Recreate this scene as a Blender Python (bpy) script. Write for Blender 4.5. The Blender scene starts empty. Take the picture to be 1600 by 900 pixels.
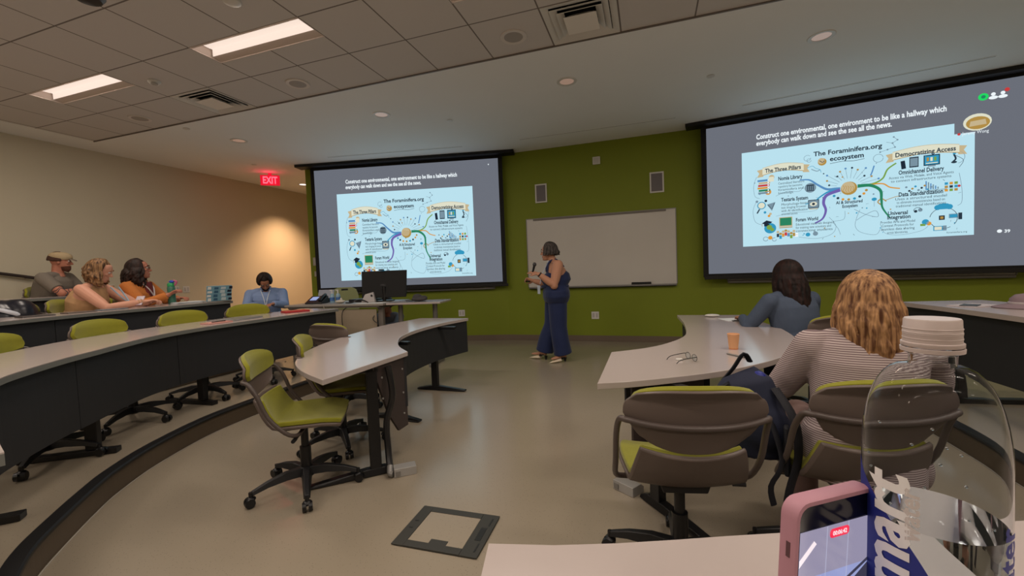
import bpy, bmesh, math, random
from mathutils import Vector, Matrix
random.seed(7)
S = bpy.context.scene
COL = S.collection
PI = math.pi
def V(*a): return Vector(a)
def lin(c):
    return tuple(((v/255)/12.92 if v/255 <= .04045 else ((v/255+.055)/1.055)**2.4) for v in c)

# ------------------------------------------------------------------ camera
F_PX = 654.965
yaw, pitch, roll = -0.315753, -0.0448848, -0.0402132
fw = V(math.sin(yaw)*math.cos(pitch), math.cos(yaw)*math.cos(pitch), math.sin(pitch))
r0 = V(math.cos(yaw), -math.sin(yaw), 0); u0 = r0.cross(fw)
rt = r0*math.cos(roll)+u0*math.sin(roll); up = u0*math.cos(roll)-r0*math.sin(roll)
cam = bpy.data.cameras.new('camera'); co = bpy.data.objects.new('camera', cam); COL.objects.link(co)
m = Matrix.Identity(4)
for i in range(3):
    m[i][0] = rt[i]; m[i][1] = up[i]; m[i][2] = -fw[i]
m[0][3], m[1][3], m[2][3] = 0, 0, 1.3
co.matrix_world = m
cam.lens = F_PX/1600*36; cam.sensor_width = 36; cam.clip_start = .02; cam.clip_end = 60
S.camera = co
# ------------------------------------------------------------------ world, exposure
w = bpy.data.worlds.new('world'); S.world = w; w.use_nodes = True
w.node_tree.nodes['Background'].inputs[0].default_value = (.6, .65, .7, 1)
w.node_tree.nodes['Background'].inputs[1].default_value = .02
S.view_settings.view_transform = 'Standard'; S.view_settings.look = 'None'
S.view_settings.exposure = 0; S.view_settings.gamma = 1; S.view_settings.use_curve_mapping = False
TROFFER_W = 26.0      # watts of each lit ceiling troffer
DOWN_W = 1.2
CORR_W = 430
SLIDE_E = 1.06
WARM = (1.0, .86, .74)
AMBER = (1.0, .60, .34)

# ------------------------------------------------------------------ materials
MATS = {}
def M(name, col, rough=.6, metal=0, emit=None, es=1, noise=0, nscale=8, bump=0, bscale=200, spec=.5, trans=0, ior=1.45, alpha=1, sheen=0, coat=0):
    if name in MATS: return MATS[name]
    mt = bpy.data.materials.new(name); mt.use_nodes = True
    nt = mt.node_tree; b = nt.nodes['Principled BSDF']
    c = lin(col)+(1,)
    b.inputs['Base Color'].default_value = c
    b.inputs['Roughness'].default_value = rough; b.inputs['Metallic'].default_value = metal
    b.inputs['Specular IOR Level'].default_value = spec
    b.inputs['Transmission Weight'].default_value = trans; b.inputs['IOR'].default_value = ior
    b.inputs['Alpha'].default_value = alpha
    b.inputs['Sheen Weight'].default_value = sheen
    b.inputs['Coat Weight'].default_value = coat
    if emit:
        b.inputs['Emission Color'].default_value = lin(emit)+(1,); b.inputs['Emission Strength'].default_value = es
    tc = nt.nodes.new('ShaderNodeTexCoord')
    if noise:
        n = nt.nodes.new('ShaderNodeTexNoise'); n.inputs['Scale'].default_value = nscale; n.inputs['Detail'].default_value = 4
        nt.links.new(tc.outputs['Object'], n.inputs['Vector'])
        mx = nt.nodes.new('ShaderNodeMix'); mx.data_type = 'RGBA'; mx.blend_type = 'MIX'
        mx.inputs[6].default_value = tuple(v*(1-noise) for v in c[:3])+(1,); mx.inputs[7].default_value = tuple(min(1, v*(1+noise)) for v in c[:3])+(1,)
        nt.links.new(n.outputs['Fac'], mx.inputs[0]); nt.links.new(mx.outputs[2], b.inputs['Base Color'])
    if bump:
        n2 = nt.nodes.new('ShaderNodeTexNoise'); n2.inputs['Scale'].default_value = bscale
        nt.links.new(tc.outputs['Object'], n2.inputs['Vector'])
        bp = nt.nodes.new('ShaderNodeBump'); bp.inputs['Strength'].default_value = bump; bp.inputs['Distance'].default_value = .002
        nt.links.new(n2.outputs['Fac'], bp.inputs['Height']); nt.links.new(bp.outputs['Normal'], b.inputs['Normal'])
    MATS[name] = mt
    return mt
def stripes_mat(name, c1, c2, scale, axis='Z', rough=.8, frac=.5, noise=0):
    mt = M(name, c1, rough)
    nt = mt.node_tree; b = nt.nodes['Principled BSDF']
    tc = nt.nodes.new('ShaderNodeTexCoord'); wv = nt.nodes.new('ShaderNodeTexWave')
    wv.bands_direction = axis; wv.inputs['Scale'].default_value = scale; wv.inputs['Distortion'].default_value = noise
    wv.inputs['Detail'].default_value = 1
    nt.links.new(tc.outputs['Object'], wv.inputs['Vector'])
    rp = nt.nodes.new('ShaderNodeValToRGB'); rp.color_ramp.elements[0].position = frac-.1; rp.color_ramp.elements[1].position = frac+.1
    rp.color_ramp.elements[0].color = lin(c1)+(1,); rp.color_ramp.elements[1].color = lin(c2)+(1,)
    nt.links.new(wv.outputs['Fac'], rp.inputs[0]); nt.links.new(rp.outputs[0], b.inputs['Base Color'])
    return mt
def hair_mat(name, c1, c2, scale=60):
    mt = M(name, c1, .58, spec=.28)
    nt = mt.node_tree; b = nt.nodes['Principled BSDF']
    tc = nt.nodes.new('ShaderNodeTexCoord'); mp = nt.nodes.new('ShaderNodeMapping')
    mp.inputs['Scale'].default_value = (1, 1, .07)
    n = nt.nodes.new('ShaderNodeTexNoise'); n.inputs['Scale'].default_value = scale; n.inputs['Detail'].default_value = 5
    nt.links.new(tc.outputs['Object'], mp.inputs[0]); nt.links.new(mp.outputs[0], n.inputs['Vector'])
    rp = nt.nodes.new('ShaderNodeValToRGB'); rp.color_ramp.elements[0].position = .35; rp.color_ramp.elements[1].position = .68
    rp.color_ramp.elements[0].color = lin(c1)+(1,); rp.color_ramp.elements[1].color = lin(c2)+(1,)
    nt.links.new(n.outputs['Fac'], rp.inputs[0]); nt.links.new(rp.outputs[0], b.inputs['Base Color'])
    bp = nt.nodes.new('ShaderNodeBump'); bp.inputs['Strength'].default_value = .5; bp.inputs['Distance'].default_value = .004
    nt.links.new(n.outputs['Fac'], bp.inputs['Height']); nt.links.new(bp.outputs['Normal'], b.inputs['Normal'])
    return mt
def floor_mat():
    mt = M('terrazzo_floor', (152, 142, 124), .2, spec=.6)
    nt = mt.node_tree; b = nt.nodes['Principled BSDF']
    tc = nt.nodes.new('ShaderNodeTexCoord')
    n = nt.nodes.new('ShaderNodeTexNoise'); n.inputs['Scale'].default_value = .7; n.inputs['Detail'].default_value = 3
    v = nt.nodes.new('ShaderNodeTexVoronoi'); v.inputs['Scale'].default_value = 75
    nt.links.new(tc.outputs['Object'], n.inputs['Vector']); nt.links.new(tc.outputs['Object'], v.inputs['Vector'])
    mx = nt.nodes.new('ShaderNodeMix'); mx.data_type = 'RGBA'
    mx.inputs[6].default_value = lin((144, 133, 115))+(1,); mx.inputs[7].default_value = lin((160, 150, 133))+(1,)
    nt.links.new(n.outputs['Fac'], mx.inputs[0])
    rp = nt.nodes.new('ShaderNodeValToRGB'); rp.color_ramp.elements[0].position = .09; rp.color_ramp.elements[1].position = .16
    rp.color_ramp.elements[0].color = (.45, .42, .38, 1); rp.color_ramp.elements[1].color = (1, 1, 1, 1)
    nt.links.new(v.outputs['Distance'], rp.inputs[0])
    mm = nt.nodes.new('ShaderNodeMix'); mm.data_type = 'RGBA'; mm.blend_type = 'MULTIPLY'; mm.inputs[0].default_value = .8
    nt.links.new(mx.outputs[2], mm.inputs[6]); nt.links.new(rp.outputs[0], mm.inputs[7])
    nt.links.new(mm.outputs[2], b.inputs['Base Color'])
    return mt
def tile_mat():
    mt = M('ceiling_tile', (205, 200, 196), .85)
    nt = mt.node_tree; b = nt.nodes['Principled BSDF']
    tc = nt.nodes.new('ShaderNodeTexCoord'); sp = nt.nodes.new('ShaderNodeSeparateXYZ')
    nt.links.new(tc.outputs['Object'], sp.inputs[0])
    outs = []
    def mth(op, a, bb=None):
        n = nt.nodes.new('ShaderNodeMath'); n.operation = op
        for i, x in enumerate((a, bb)):
            if x is None: continue
            if isinstance(x, (int, float)): n.inputs[i].default_value = x
            else: nt.links.new(x, n.inputs[i])
        return n.outputs[0]
    for ax in (0, 1):
        f = mth('FRACT', mth('DIVIDE', sp.outputs[ax], .6100))
        d = mth('ABSOLUTE', mth('SUBTRACT', f, .5))
        outs.append(mth('GREATER_THAN', d, .4895))
    line = mth('MAXIMUM', outs[0], outs[1])
    n = nt.nodes.new('ShaderNodeTexNoise'); n.inputs['Scale'].default_value = 120; n.inputs['Detail'].default_value = 3
    nt.links.new(tc.outputs['Object'], n.inputs['Vector'])
    mx = nt.nodes.new('ShaderNodeMix'); mx.data_type = 'RGBA'
    mx.inputs[6].default_value = lin((205, 200, 196))+(1,); mx.inputs[7].default_value = lin((120, 112, 106))+(1,)
    nt.links.new(line, mx.inputs[0]); nt.links.new(mx.outputs[2], b.inputs['Base Color'])
    bp = nt.nodes.new('ShaderNodeBump'); bp.inputs['Strength'].default_value = .25; bp.inputs['Distance'].default_value = .002
    nt.links.new(n.outputs['Fac'], bp.inputs['Height']); nt.links.new(bp.outputs['Normal'], b.inputs['Normal'])
    return mt
FLOOR = floor_mat(); TILE = tile_mat()
DRY = M('ceiling_paint', (238, 239, 238), .8, noise=.02, nscale=2)
BEIGE = M('beige_wall_paint', (206, 197, 174), .8, noise=.02, nscale=3)
GREEN = M('olive_green_wall_paint', (122, 135, 26), .62, noise=.04, nscale=2, bump=.08, bscale=150)
BASEB = M('taupe_rubber_base', (112, 98, 84), .6)
NOSE = M('black_rubber_nosing', (22, 22, 24), .5)
RISER = M('brown_riser_rubber', (88, 76, 62), .55)
LAM = M('pale_laminate', (180, 169, 165), .16, noise=.015, nscale=30, spec=.95)
EDGE = M('grey_edge_band', (112, 114, 110), .5)
EDGEP = M('pale_edge_band', (170, 158, 150), .5)
PANEL = M('charcoal_panel', (40, 41, 44), .55, noise=.06, nscale=20)
PANELB = M('umber_panel', (62, 52, 50), .55)
BLK = M('black_metal', (20, 20, 22), .35)
BLKP = M('black_plastic', (26, 26, 28), .45)
SHELL = M('taupe_plastic_shell', (98, 86, 80), .42)
FRAMEM = M('taupe_painted_tube', (84, 74, 70), .38)
FAB = M('olive_upholstery', (132, 131, 22), .85, noise=.1, nscale=30, bump=.3, bscale=350, sheen=.2)
SILV = M('silver_plastic', (170, 168, 165), .4, metal=.3)
WHITE = M('white_plastic', (215, 213, 208), .45)
GREYM = M('grey_metal', (135, 133, 130), .4, metal=.4)
DKG = M('dark_grey', (60, 60, 62), .5)

# ------------------------------------------------------------------ geometry helpers
def catmull(pts, n=6, closed=False):
    P = [Vector(p) for p in pts]; out = []
    N = len(P)
    rng = N if closed else N-1
    for i in range(rng):
        if closed: p0, p1, p2, p3 = P[(i-1) % N], P[i], P[(i+1) % N], P[(i+2) % N]
        else: p0, p1, p2, p3 = P[max(i-1, 0)], P[i], P[i+1], P[min(i+2, N-1)]
        for k in range(n):
            t = k/n
            out.append(.5*((2*p1)+(p2-p0)*t+(2*p0-5*p1+4*p2-p3)*t*t+(3*p1-p0-3*p2+p3)*t**3))
    if not closed: out.append(P[-1].copy())
    return out
def frame_of(d):
    d = d.normalized(); a = V(0, 0, 1) if abs(d.z) < .95 else V(1, 0, 0)
    x = d.cross(a).normalized(); return x, x.cross(d).normalized()
class B:
    def __init__(s): s.bm = bmesh.new(); s.mi = 0
    def face(s, vs):
        try:
            f = s.bm.faces.new(vs); f.material_index = s.mi; return f
        except ValueError: return None
    def v(s, p): return s.bm.verts.new(p)
    def rings(s, rings, closed=True, cap=True, loop=False):
        R = [[s.v(p) for p in r] for r in rings]
        n = len(R[0])
        pairs = list(zip(R[:-1], R[1:]))+([(R[-1], R[0])] if loop else [])
        for a, b in pairs:
            for i in range(n if closed else n-1):
                j = (i+1) % n
                s.face((a[i], a[j], b[j], b[i]))
        if cap and closed and not loop:
            s.face(R[0][::-1]); s.face(R[-1])
        return s
    def box(s, c, size, rz=0, rot=None):
        hx, hy, hz = size[0]/2, size[1]/2, size[2]/2
        mt = rot if rot is not None else Matrix.Rotation(rz, 3, 'Z')
        c = Vector(c)
        q = [[c+mt @ V(x, y, z) for x, y in ((-hx, -hy), (hx, -hy), (hx, hy), (-hx, hy))] for z in (-hz, hz)]
        return s.rings(q)
    def cyl(s, a, b, ra, rb=None, seg=16, cap=True):
        a = Vector(a); b = Vector(b); rb = ra if rb is None else rb
        x, y = frame_of(b-a)
        R = [[c+x*r*math.cos(t*2*PI/seg)+y*r*math.sin(t*2*PI/seg) for t in range(seg)] for c, r in ((a, ra), (b, rb))]
        return s.rings(R, cap=cap)
    def tube(s, pts, r, seg=8, smooth=0, closed=False, flat=1.0):
        P = catmull(pts, smooth, closed) if smooth else [Vector(p) for p in pts]
        n = len(P); rr = r if isinstance(r, (list, tuple)) else None
        R = []; px = None
        for i, p in enumerate(P):
            if closed: d = P[(i+1) % n]-P[(i-1) % n]
            else: d = P[min(i+1, n-1)]-P[max(i-1, 0)]
            if d.length < 1e-9: d = V(0, 0, 1)
            d.normalize()
            if px is None: x, y = frame_of(d)
            else:
                x = px-d*px.dot(d)
                if x.length < 1e-6: x, y = frame_of(d)
                x.normalize()
            y = d.cross(x); px = x
            if rr:
                t = i/(n-1)*(len(rr)-1); k = min(int(t), len(rr)-2); rad = rr[k]+(rr[k+1]-rr[k])*(t-k)
            else: rad = r
            R.append([p+x*rad*math.cos(2*PI*k/seg)+y*rad*flat*math.sin(2*PI*k/seg) for k in range(seg)])
        return s.rings(R, loop=closed)
    def prism(s, poly, z0, z1):
        a = [s.v((p[0], p[1], z0)) for p in poly]; b = [s.v((p[0], p[1], z1)) for p in poly]
        n = len(poly)
        s.face(a[::-1]); s.face(b)
        for i in range(n): s.face((a[i], a[(i+1) % n], b[(i+1) % n], b[i]))
        return s
    def poly(s, pts): return s.face([s.v(p) for p in pts])
    def lathe(s, prof, c=(0, 0, 0), seg=32, cap=True, sx=1, sy=1):
        c = Vector(c)
        R = [[c+V(r*sx*math.cos(2*PI*k/seg), r*sy*math.sin(2*PI*k/seg), z) for k in range(seg)] for r, z in prof]
        return s.rings(R, cap=cap)
    def ell(s, c, r, rot=None, seg=16, rg=10):
        c = Vector(c); rot = rot or Matrix.Identity(3)
        R = []
        for i in range(1, rg):
            a = PI*i/rg
            R.append([c+rot @ V(r[0]*math.sin(a)*math.cos(2*PI*k/seg), r[1]*math.sin(a)*math.sin(2*PI*k/seg), -r[2]*math.cos(a)) for k in range(seg)])
        return s.rings(R)
    def loft(s, secs, seg=20, pw=2.0, x=None):
        """secs: (center, rx, ry); right axis x fixed, ry axis perpendicular to the path"""
        C = [Vector(c[0]) for c in secs]; R = []
        for i, (c, rx, ry) in enumerate(secs):
            d = (C[min(i+1, len(C)-1)]-C[max(i-1, 0)]).normalized()
            xx = Vector(x if x is not None else (1, 0, 0)); xx = (xx-d*xx.dot(d)).normalized(); yy = d.cross(xx)
            ring = []
            for k in range(seg):
                a = 2*PI*k/seg; ca, sa = math.cos(a), math.sin(a)
                ring.append(Vector(c)+xx*rx*math.copysign(abs(ca)**(2/pw), ca)+yy*ry*math.copysign(abs(sa)**(2/pw), sa))
            R.append(ring)
        return s.rings(R)
    def join(s, other, mat4=None):
        me = bpy.data.meshes.new('t'); other.bm.to_mesh(me)
        if mat4 is not None: me.transform(mat4)
        s.bm.from_mesh(me); bpy.data.meshes.remove(me); return s
    def build(s, name, mats, parent=None, smooth=True, bevel=0, world=False, seg=2, angle=40, remesh=0, relax=0, subsurf=0):
        bm = s.bm
        bmesh.ops.recalc_face_normals(bm, faces=bm.faces[:])
        if parent is not None and world:
            bmesh.ops.transform(bm, matrix=parent.matrix_basis.inverted(), verts=bm.verts[:])
        me = bpy.data.meshes.new(name); bm.to_mesh(me); bm.free()
        if not isinstance(mats, (list, tuple)): mats = [mats]
        for q in mats: me.materials.append(q)
        o = bpy.data.objects.new(name, me); COL.objects.link(o)
        if remesh:
            md = o.modifiers.new('r', 'REMESH'); md.mode = 'VOXEL'; md.voxel_size = remesh; md.use_smooth_shade = True
            if relax:
                ms = o.modifiers.new('s', 'SMOOTH'); ms.iterations = relax; ms.factor = .5
            dg = bpy.context.evaluated_depsgraph_get(); dg.update()
            nm = bpy.data.meshes.new_from_object(o.evaluated_get(dg)); o.modifiers.clear(); o.data = nm
            nm.name = name; bpy.data.meshes.remove(me); me = nm
            if not len(me.materials):
                for q in mats: me.materials.append(q)
        if smooth:
            me.polygons.foreach_set('use_smooth', [True]*len(me.polygons))
            if not remesh:
                me.set_sharp_from_angle(angle=math.radians(angle))
        if bevel:
            md = o.modifiers.new('bevel', 'BEVEL'); md.width = bevel; md.segments = seg; md.limit_method = 'ANGLE'; md.angle_limit = math.radians(40)
            md.harden_normals = False
        if subsurf:
            md = o.modifiers.new('sub', 'SUBSURF'); md.levels = subsurf; md.render_levels = subsurf
        if parent is not None: o.parent = parent
        return o
def thing(name, label, cat, loc=(0, 0, 0), rz=0, group=None):
    o = bpy.data.objects.new(name, None); COL.objects.link(o); o.empty_display_size = .1
    o.location = loc; o.rotation_euler = (0, 0, rz)
    o.matrix_basis = Matrix.Translation(loc) @ Matrix.Rotation(rz, 4, 'Z')
    o['label'] = label; o['category'] = cat
    if group: o['group'] = group
    return o
def tag(o, label, cat, group=None):
    o['label'] = label; o['category'] = cat
    if group: o['group'] = group
    return o
def struct(o): o['kind'] = 'structure'; return o
def dup(root, loc, rz, label, group=None, src_children=None):
    r = root.copy(); COL.objects.link(r); r.matrix_basis = Matrix.Translation(loc) @ Matrix.Rotation(rz, 4, 'Z')
    r['label'] = label
    if group: r['group'] = group
    for ch in list(root.children):
        c = ch.copy(); COL.objects.link(c); c.parent = r
        for g in list(ch.children):
            d = g.copy(); COL.objects.link(d); d.parent = c
    return r
_tc = {}
def text_data(s, bold=False):
    """flat triangles of a line of writing, unit em, starting at x=0"""
    key = (s, bold)
    if key in _tc: return _tc[key]
    cu = bpy.data.curves.new('t', 'FONT'); cu.body = s; cu.size = 1; cu.resolution_u = 2
    if bold: cu.offset = .028
    o = bpy.data.objects.new('t', cu); COL.objects.link(o)
    dg = bpy.context.evaluated_depsgraph_get(); dg.update()
    me = o.evaluated_get(dg).to_mesh()
    vs = [v.co.copy() for v in me.vertices]; fs = [tuple(p.vertices) for p in me.polygons]
    o.evaluated_get(dg).to_mesh_clear(); bpy.data.objects.remove(o); bpy.data.curves.remove(cu)
    x1 = max(v.x for v in vs); _tc[key] = (vs, fs, x1); return _tc[key]
def add_text(b, s, fn, bold=False, width=None, size=None):
    """fn(x,y)->3D, x,y in metres along the baseline and above it"""
    vs, fs, x1 = text_data(s, bold)
    k = width/x1 if width else size
    ky = size if size else k
    q = [b.v(fn(v.x*k, v.y*ky)) for v in vs]
    for f in fs: b.face([q[i] for i in f])

def path2(pts, n=6): return [p.to_2d() for p in catmull([(x, y, 0) for x, y in pts], n)]
def offset(path, d):
    """offset to the left of travel"""
    out = []
    for i, p in enumerate(path):
        t = (path[min(i+1, len(path)-1)]-path[max(i-1, 0)]).normalized()
        out.append(p+Vector((-t.y, t.x))*d)
    return out

# ------------------------------------------------------------------ structure
CEIL = 3.38; XL, XR, YB = -8.1, 6.4, -4.6
b = B(); b.prism([(XL-.2, YB-.2), (XR+.2, YB-.2), (XR+.2, 10), (XL-.2, 10)], -.2, 0)
struct(b.build('floor', FLOOR, smooth=False))
# the U-shaped line of the second row's front edge: left end, round the bottom, right end
half = [(-3.72, 4.40), (-3.79, 3.9), (-3.83, 3.3), (-3.84, 2.8), (-3.79, 2.45), (-3.68, 2.18), (-3.52, 1.92), (-3.37, 1.70), (-3.24, 1.50), (-3.06, 1.28), (-2.87, 1.09), (-2.6, .95), (-2.2, .81), (-1.88, .70), (-1.46, .564), (-.85, .50)]
ROW2 = path2(half+[(-1.7-x, y) for x, y in half[-2::-1]], 5)
# travel: left side down then to the right; outward (audience side) is to the right of travel
def ring(d): return offset(ROW2, -d)
def ends(pts, ylim=4.45):
    q = list(pts)
    while q[1].y > ylim-.05: q.pop(0)
    while q[-2].y > ylim-.05: q.pop()
    q[0] = Vector((q[1].x+.001, ylim)); q[-1] = Vector((q[-2].x-.001, ylim)); return q
hs = [(-3.60, 4.45), (-3.62, 3.9), (-3.63, 3.4), (-3.63, 2.96), (-3.58, 2.5), (-3.40, 1.99), (-3.21, 1.66), (-3.06, 1.47), (-2.86, 1.25), (-2.66, 1.05), (-2.46, .91), (-2.1, .70), (-1.7, .54), (-1.3, .44), (-.85, .40)]
STEP = path2(hs+[(-1.7-x, y) for x, y in hs[-2::-1]], 5)
for k in range(3):
    inner = ends(offset(STEP, -1.35*k))
    poly = inner+[Vector((XR, 4.45)), Vector((XR, YB)), Vector((XL, YB)), Vector((XL, 4.45))]
    b = B(); b.prism(poly, .15*k, .15*(k+1)-.002)
    struct(b.build('floor_tier', FLOOR, smooth=False))
    inn2 = offset(inner, .012); n_out = offset(inner, .025); n_in = offset(inner, -.045)
    b = B()
    b.rings([[V(o.x, o.y, .15*k+.002), V(o.x, o.y, .15*k+.135), V(i.x, i.y, .15*k+.135), V(i.x, i.y, .15*k+.002)] for o, i in zip(inn2, inner)])
    struct(b.build('trim_riser', RISER, smooth=False))
    b = B()
    z = .15*(k+1)
    b.rings([[V(o.x, o.y, z-.018), V(o.x, o.y, z-.004), V(o.x*.9+i.x*.1, o.y*.9+i.y*.1, z+.004), V(i.x, i.y, z+.003), V(i.x, i.y, z-.001), V(q.x, q.y, z-.001), V(q.x, q.y, z-.018)] for o, i, q in zip(n_out, n_in, inner)])
    struct(b.build('trim_nosing', NOSE, smooth=False))
    if k == 0:
        b = B(); ib = offset(inner, .017); ob = offset(inner, .022)
        b.rings([[V(o.x, o.y, .0005), V(o.x, o.y, .004), V(i.x, i.y, .004), V(i.x, i.y, .0005)] for o, i in zip(ob, ib)])
        struct(b.build('trim_floor_joint', M('pale_sealant', (170, 165, 155), .5), smooth=False))
# walls
T = .15
def wallseg(name, a, c, mat, z0=0, z1=CEIL, t=T):
    a = Vector(a); c = Vector(c); d = (c-a).normalized(); n = Vector((-d.y, d.x))*t
    b = B(); b.prism([a, c, c+n, a+n], z0, z1); return struct(b.build(name, mat, smooth=False))
FL0, FL1, FR0, FR1 = (-6.22, 6.54), (-2.45, 7.28), (.95, 7.26), (5.2, 6.66)
wallseg('wall_front_left', FL0, FL1, GREEN); wallseg('wall_front', FL1, FR0, GREEN); wallseg('wall_front_right', FR0, FR1, GREEN)
wallseg('wall_right', (XR, FR1[1]), (XR, YB), BEIGE); wallseg('wall_front_corner', FR1, (XR, FR1[1]), GREEN)
wallseg('wall_left', (XL, YB), (XL, 9.4), BEIGE)
wallseg('wall_corridor_end', (XL, 9.4), (-5.2, 9.4), BEIGE); wallseg('wall_corridor_right', (-5.0, 9.4), (-5.0, 6.95), BEIGE)
wallseg('wall_back', (XR, YB), (XL, YB), BEIGE)
for a, c in ((FL0, FL1), (FL1, FR0), (FR0, FR1)):
    a = Vector(a); c = Vector(c); d = (c-a).normalized(); n = Vector((d.y, -d.x))*.008
    b = B(); b.prism([a, c, c+n, a+n], .001, .10); struct(b.build('baseboard_front', BASEB, smooth=False))
b = B(); b.box((XL+.004, 6.9, .05), (.008, 4.9, .098)); struct(b.build('baseboard_left', BASEB, smooth=False))
# ceiling: plaster field with a field of square tiles set in it
TX0, TX1, TY0, TY1 = -7.55, 5.85, -4.2, 3.9936
b = B()
for x0, x1, y0, y1 in ((XL-.2, XR+.2, TY1, 10), (XL-.2, XR+.2, YB-.2, TY0), (XL-.2, TX0, TY0, TY1), (TX1, XR+.2, TY0, TY1)):
    b.box(((x0+x1)/2, (y0+y1)/2, CEIL+.1), (x1-x0, y1-y0, .2))
struct(b.build('ceiling', DRY, smooth=False))
GX, GY = -4.4503, 3.9936
LIGHTS = [(-6.28, 2.77), (-3.84, 2.77), (-1.40, 2.77), (1.04, 2.77), (3.48, 2.77)]+[(x, y) for y in (.33, -2.11) for x in (-6.28, -3.84, -1.40, 1.04, 3.48)]
VENTS = [(GX+.61*6, GY-.61), (GX-.61*1, GY-.61)]
holes = [(x, x+1.22, y, y+.305) for x, y in LIGHTS]+[(x+.02, x+.59, y+.02, y+.59) for x, y in VENTS]
b = B()
xs = sorted({TX0, TX1}|{round(h[0], 4) for h in holes}|{round(h[1], 4) for h in holes})
ys = sorted({TY0, TY1}|{round(h[2], 4) for h in holes}|{round(h[3], 4) for h in holes})
for i in range(len(xs)-1):
    for j in range(len(ys)-1):
        cx, cy = (xs[i]+xs[i+1])/2, (ys[j]+ys[j+1])/2
        if any(h[0] < cx < h[1] and h[2] < cy < h[3] for h in holes): continue
        b.box((cx, cy, CEIL+.012), (xs[i+1]-xs[i], ys[j+1]-ys[j], .02))
bmesh.ops.translate(b.bm, verts=b.bm.verts[:], vec=(-GX, -GY, 0))
o = struct(b.build('ceiling_tiles', TILE, smooth=False)); o.location = (GX, GY, 0)
b = B(); b.box(((TX0+TX1)/2, (TY0+TY1)/2, CEIL+.19), (TX1-TX0, TY1-TY0, .02)); struct(b.build('ceiling_deck', DKG, smooth=False))
b = B()
b.box(((TX0+TX1)/2, TY1, CEIL-.004), (TX1-TX0, .016, .012))
struct(b.build('trim_ceiling', M('tile_edge_trim', (112, 104, 98), .5), smooth=False))

# ------------------------------------------------------------------ ceiling lamps
LENS = M('lit_lamp_lens', (120, 114, 110), .5, emit=(252, 230, 214), es=.88)
REFL = M('lamp_reflector', (205, 190, 180), .5)
def troffer(x, y, label, vis=True):
    t = thing('ceiling_light', label, 'ceiling light', (x+.61, y+.1525, CEIL), PI, 'recessed strip lights in the tiled ceiling')
    b = B(); b.box((0, .05, .075), (1.16, .15, .01))
    b.rings([[V(-.585, -.052, .012), V(-.585, -.05, .075), V(-.585, .125, .075), V(-.585, .12, .012)], [V(.585, -.052, .012), V(.585, -.05, .075), V(.585, .125, .075), V(.585, .12, .012)]], closed=False)
    l = b.build('lens', LENS, t, smooth=False)
    b = B()
    b.box((0, .148, .04), (1.22, .008, .08)); b.box((0, -.148, .04), (1.22, .008, .08)); b.box((-.606, 0, .04), (.008, .29, .08)); b.box((.606, 0, .04), (.008, .29, .08))
    b.box((0, .136, .01), (1.2, .022, .01))
    b.rings([[V(-.6, -.145, .003), V(-.6, -.052, .03), V(-.6, -.052, .036), V(-.6, -.145, .009)], [V(.6, -.145, .003), V(.6, -.052, .03), V(.6, -.052, .036), V(.6, -.145, .009)]])
    b.box((0, 0, .1), (1.2, .29, .01))
    b.build('housing', REFL, t, smooth=False)
    ld = bpy.data.lights.new('lamp', 'AREA'); ld.shape = 'RECTANGLE'; ld.size = 1.1; ld.size_y = .2; ld.energy = TROFFER_W; ld.color = WARM
    lo = bpy.data.objects.new('lamp', ld); COL.objects.link(lo); lo.parent = t; lo.location = (0, .05, .005)
tl = {0: 'lit strip light nearer the left wall, shorter looking of the two in view', 1: 'lit strip light above the vent, the larger one in view'}
for i, (x, y) in enumerate(LIGHTS):
    troffer(x, y, tl.get(i, 'lit strip light in the tiled ceiling above the frame, not seen in the photo'))
def downlight(x, y, label, wtt, lit):
    t = thing('downlight', label, 'ceiling light', (x, y, CEIL), 0, 'round downlights in the plaster ceiling')
    b = B(); b.lathe([(.08, -.004), (.11, -.006), (.115, .0), (.08, .0)], seg=32, cap=False); b.lathe([(.085, -.004), (.078, .0)], seg=32, cap=False)
    b.build('trim_ring', WHITE, t)
    b = B(); b.lathe([(.082, -.001), (.07, -.0015), (.03, -.002), (.001, -.002)], seg=32)
    b.build('reflector', lit, t)
    ld = bpy.data.lights.new('lamp', 'SPOT'); ld.energy = wtt; ld.color = AMBER if wtt > 10 else WARM; ld.spot_size = math.radians(108); ld.spot_blend = .9 if wtt > 10 else .35; ld.shadow_soft_size = .06
    lo = bpy.data.objects.new('lamp', ld); COL.objects.link(lo); lo.parent = t; lo.location = (0, 0, -.02)
DIM = M('dim_downlight', (150, 120, 108), .3, metal=.5, emit=(200, 165, 145), es=.4)
HOT = M('bright_downlight', (250, 240, 230), .5, emit=(255, 248, 240), es=1.5)
downlight(-5.77, 4.81, 'small dim downlight nearest the exit sign over the left rows', DOWN_W, DIM)
downlight(-3.26, 4.79, 'downlight with a white ring just in front of the left screen', DOWN_W, DIM)
downlight(-.82, 4.79, 'downlight above the whiteboard, in the middle of the ceiling', DOWN_W, DIM)
downlight(1.61, 4.80, 'downlight in front of the right screen, rightmost on the ceiling', DOWN_W, DIM)
downlight(-7.30, 7.60, 'bright downlight in the corridor beyond the exit sign', CORR_W, HOT)
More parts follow.
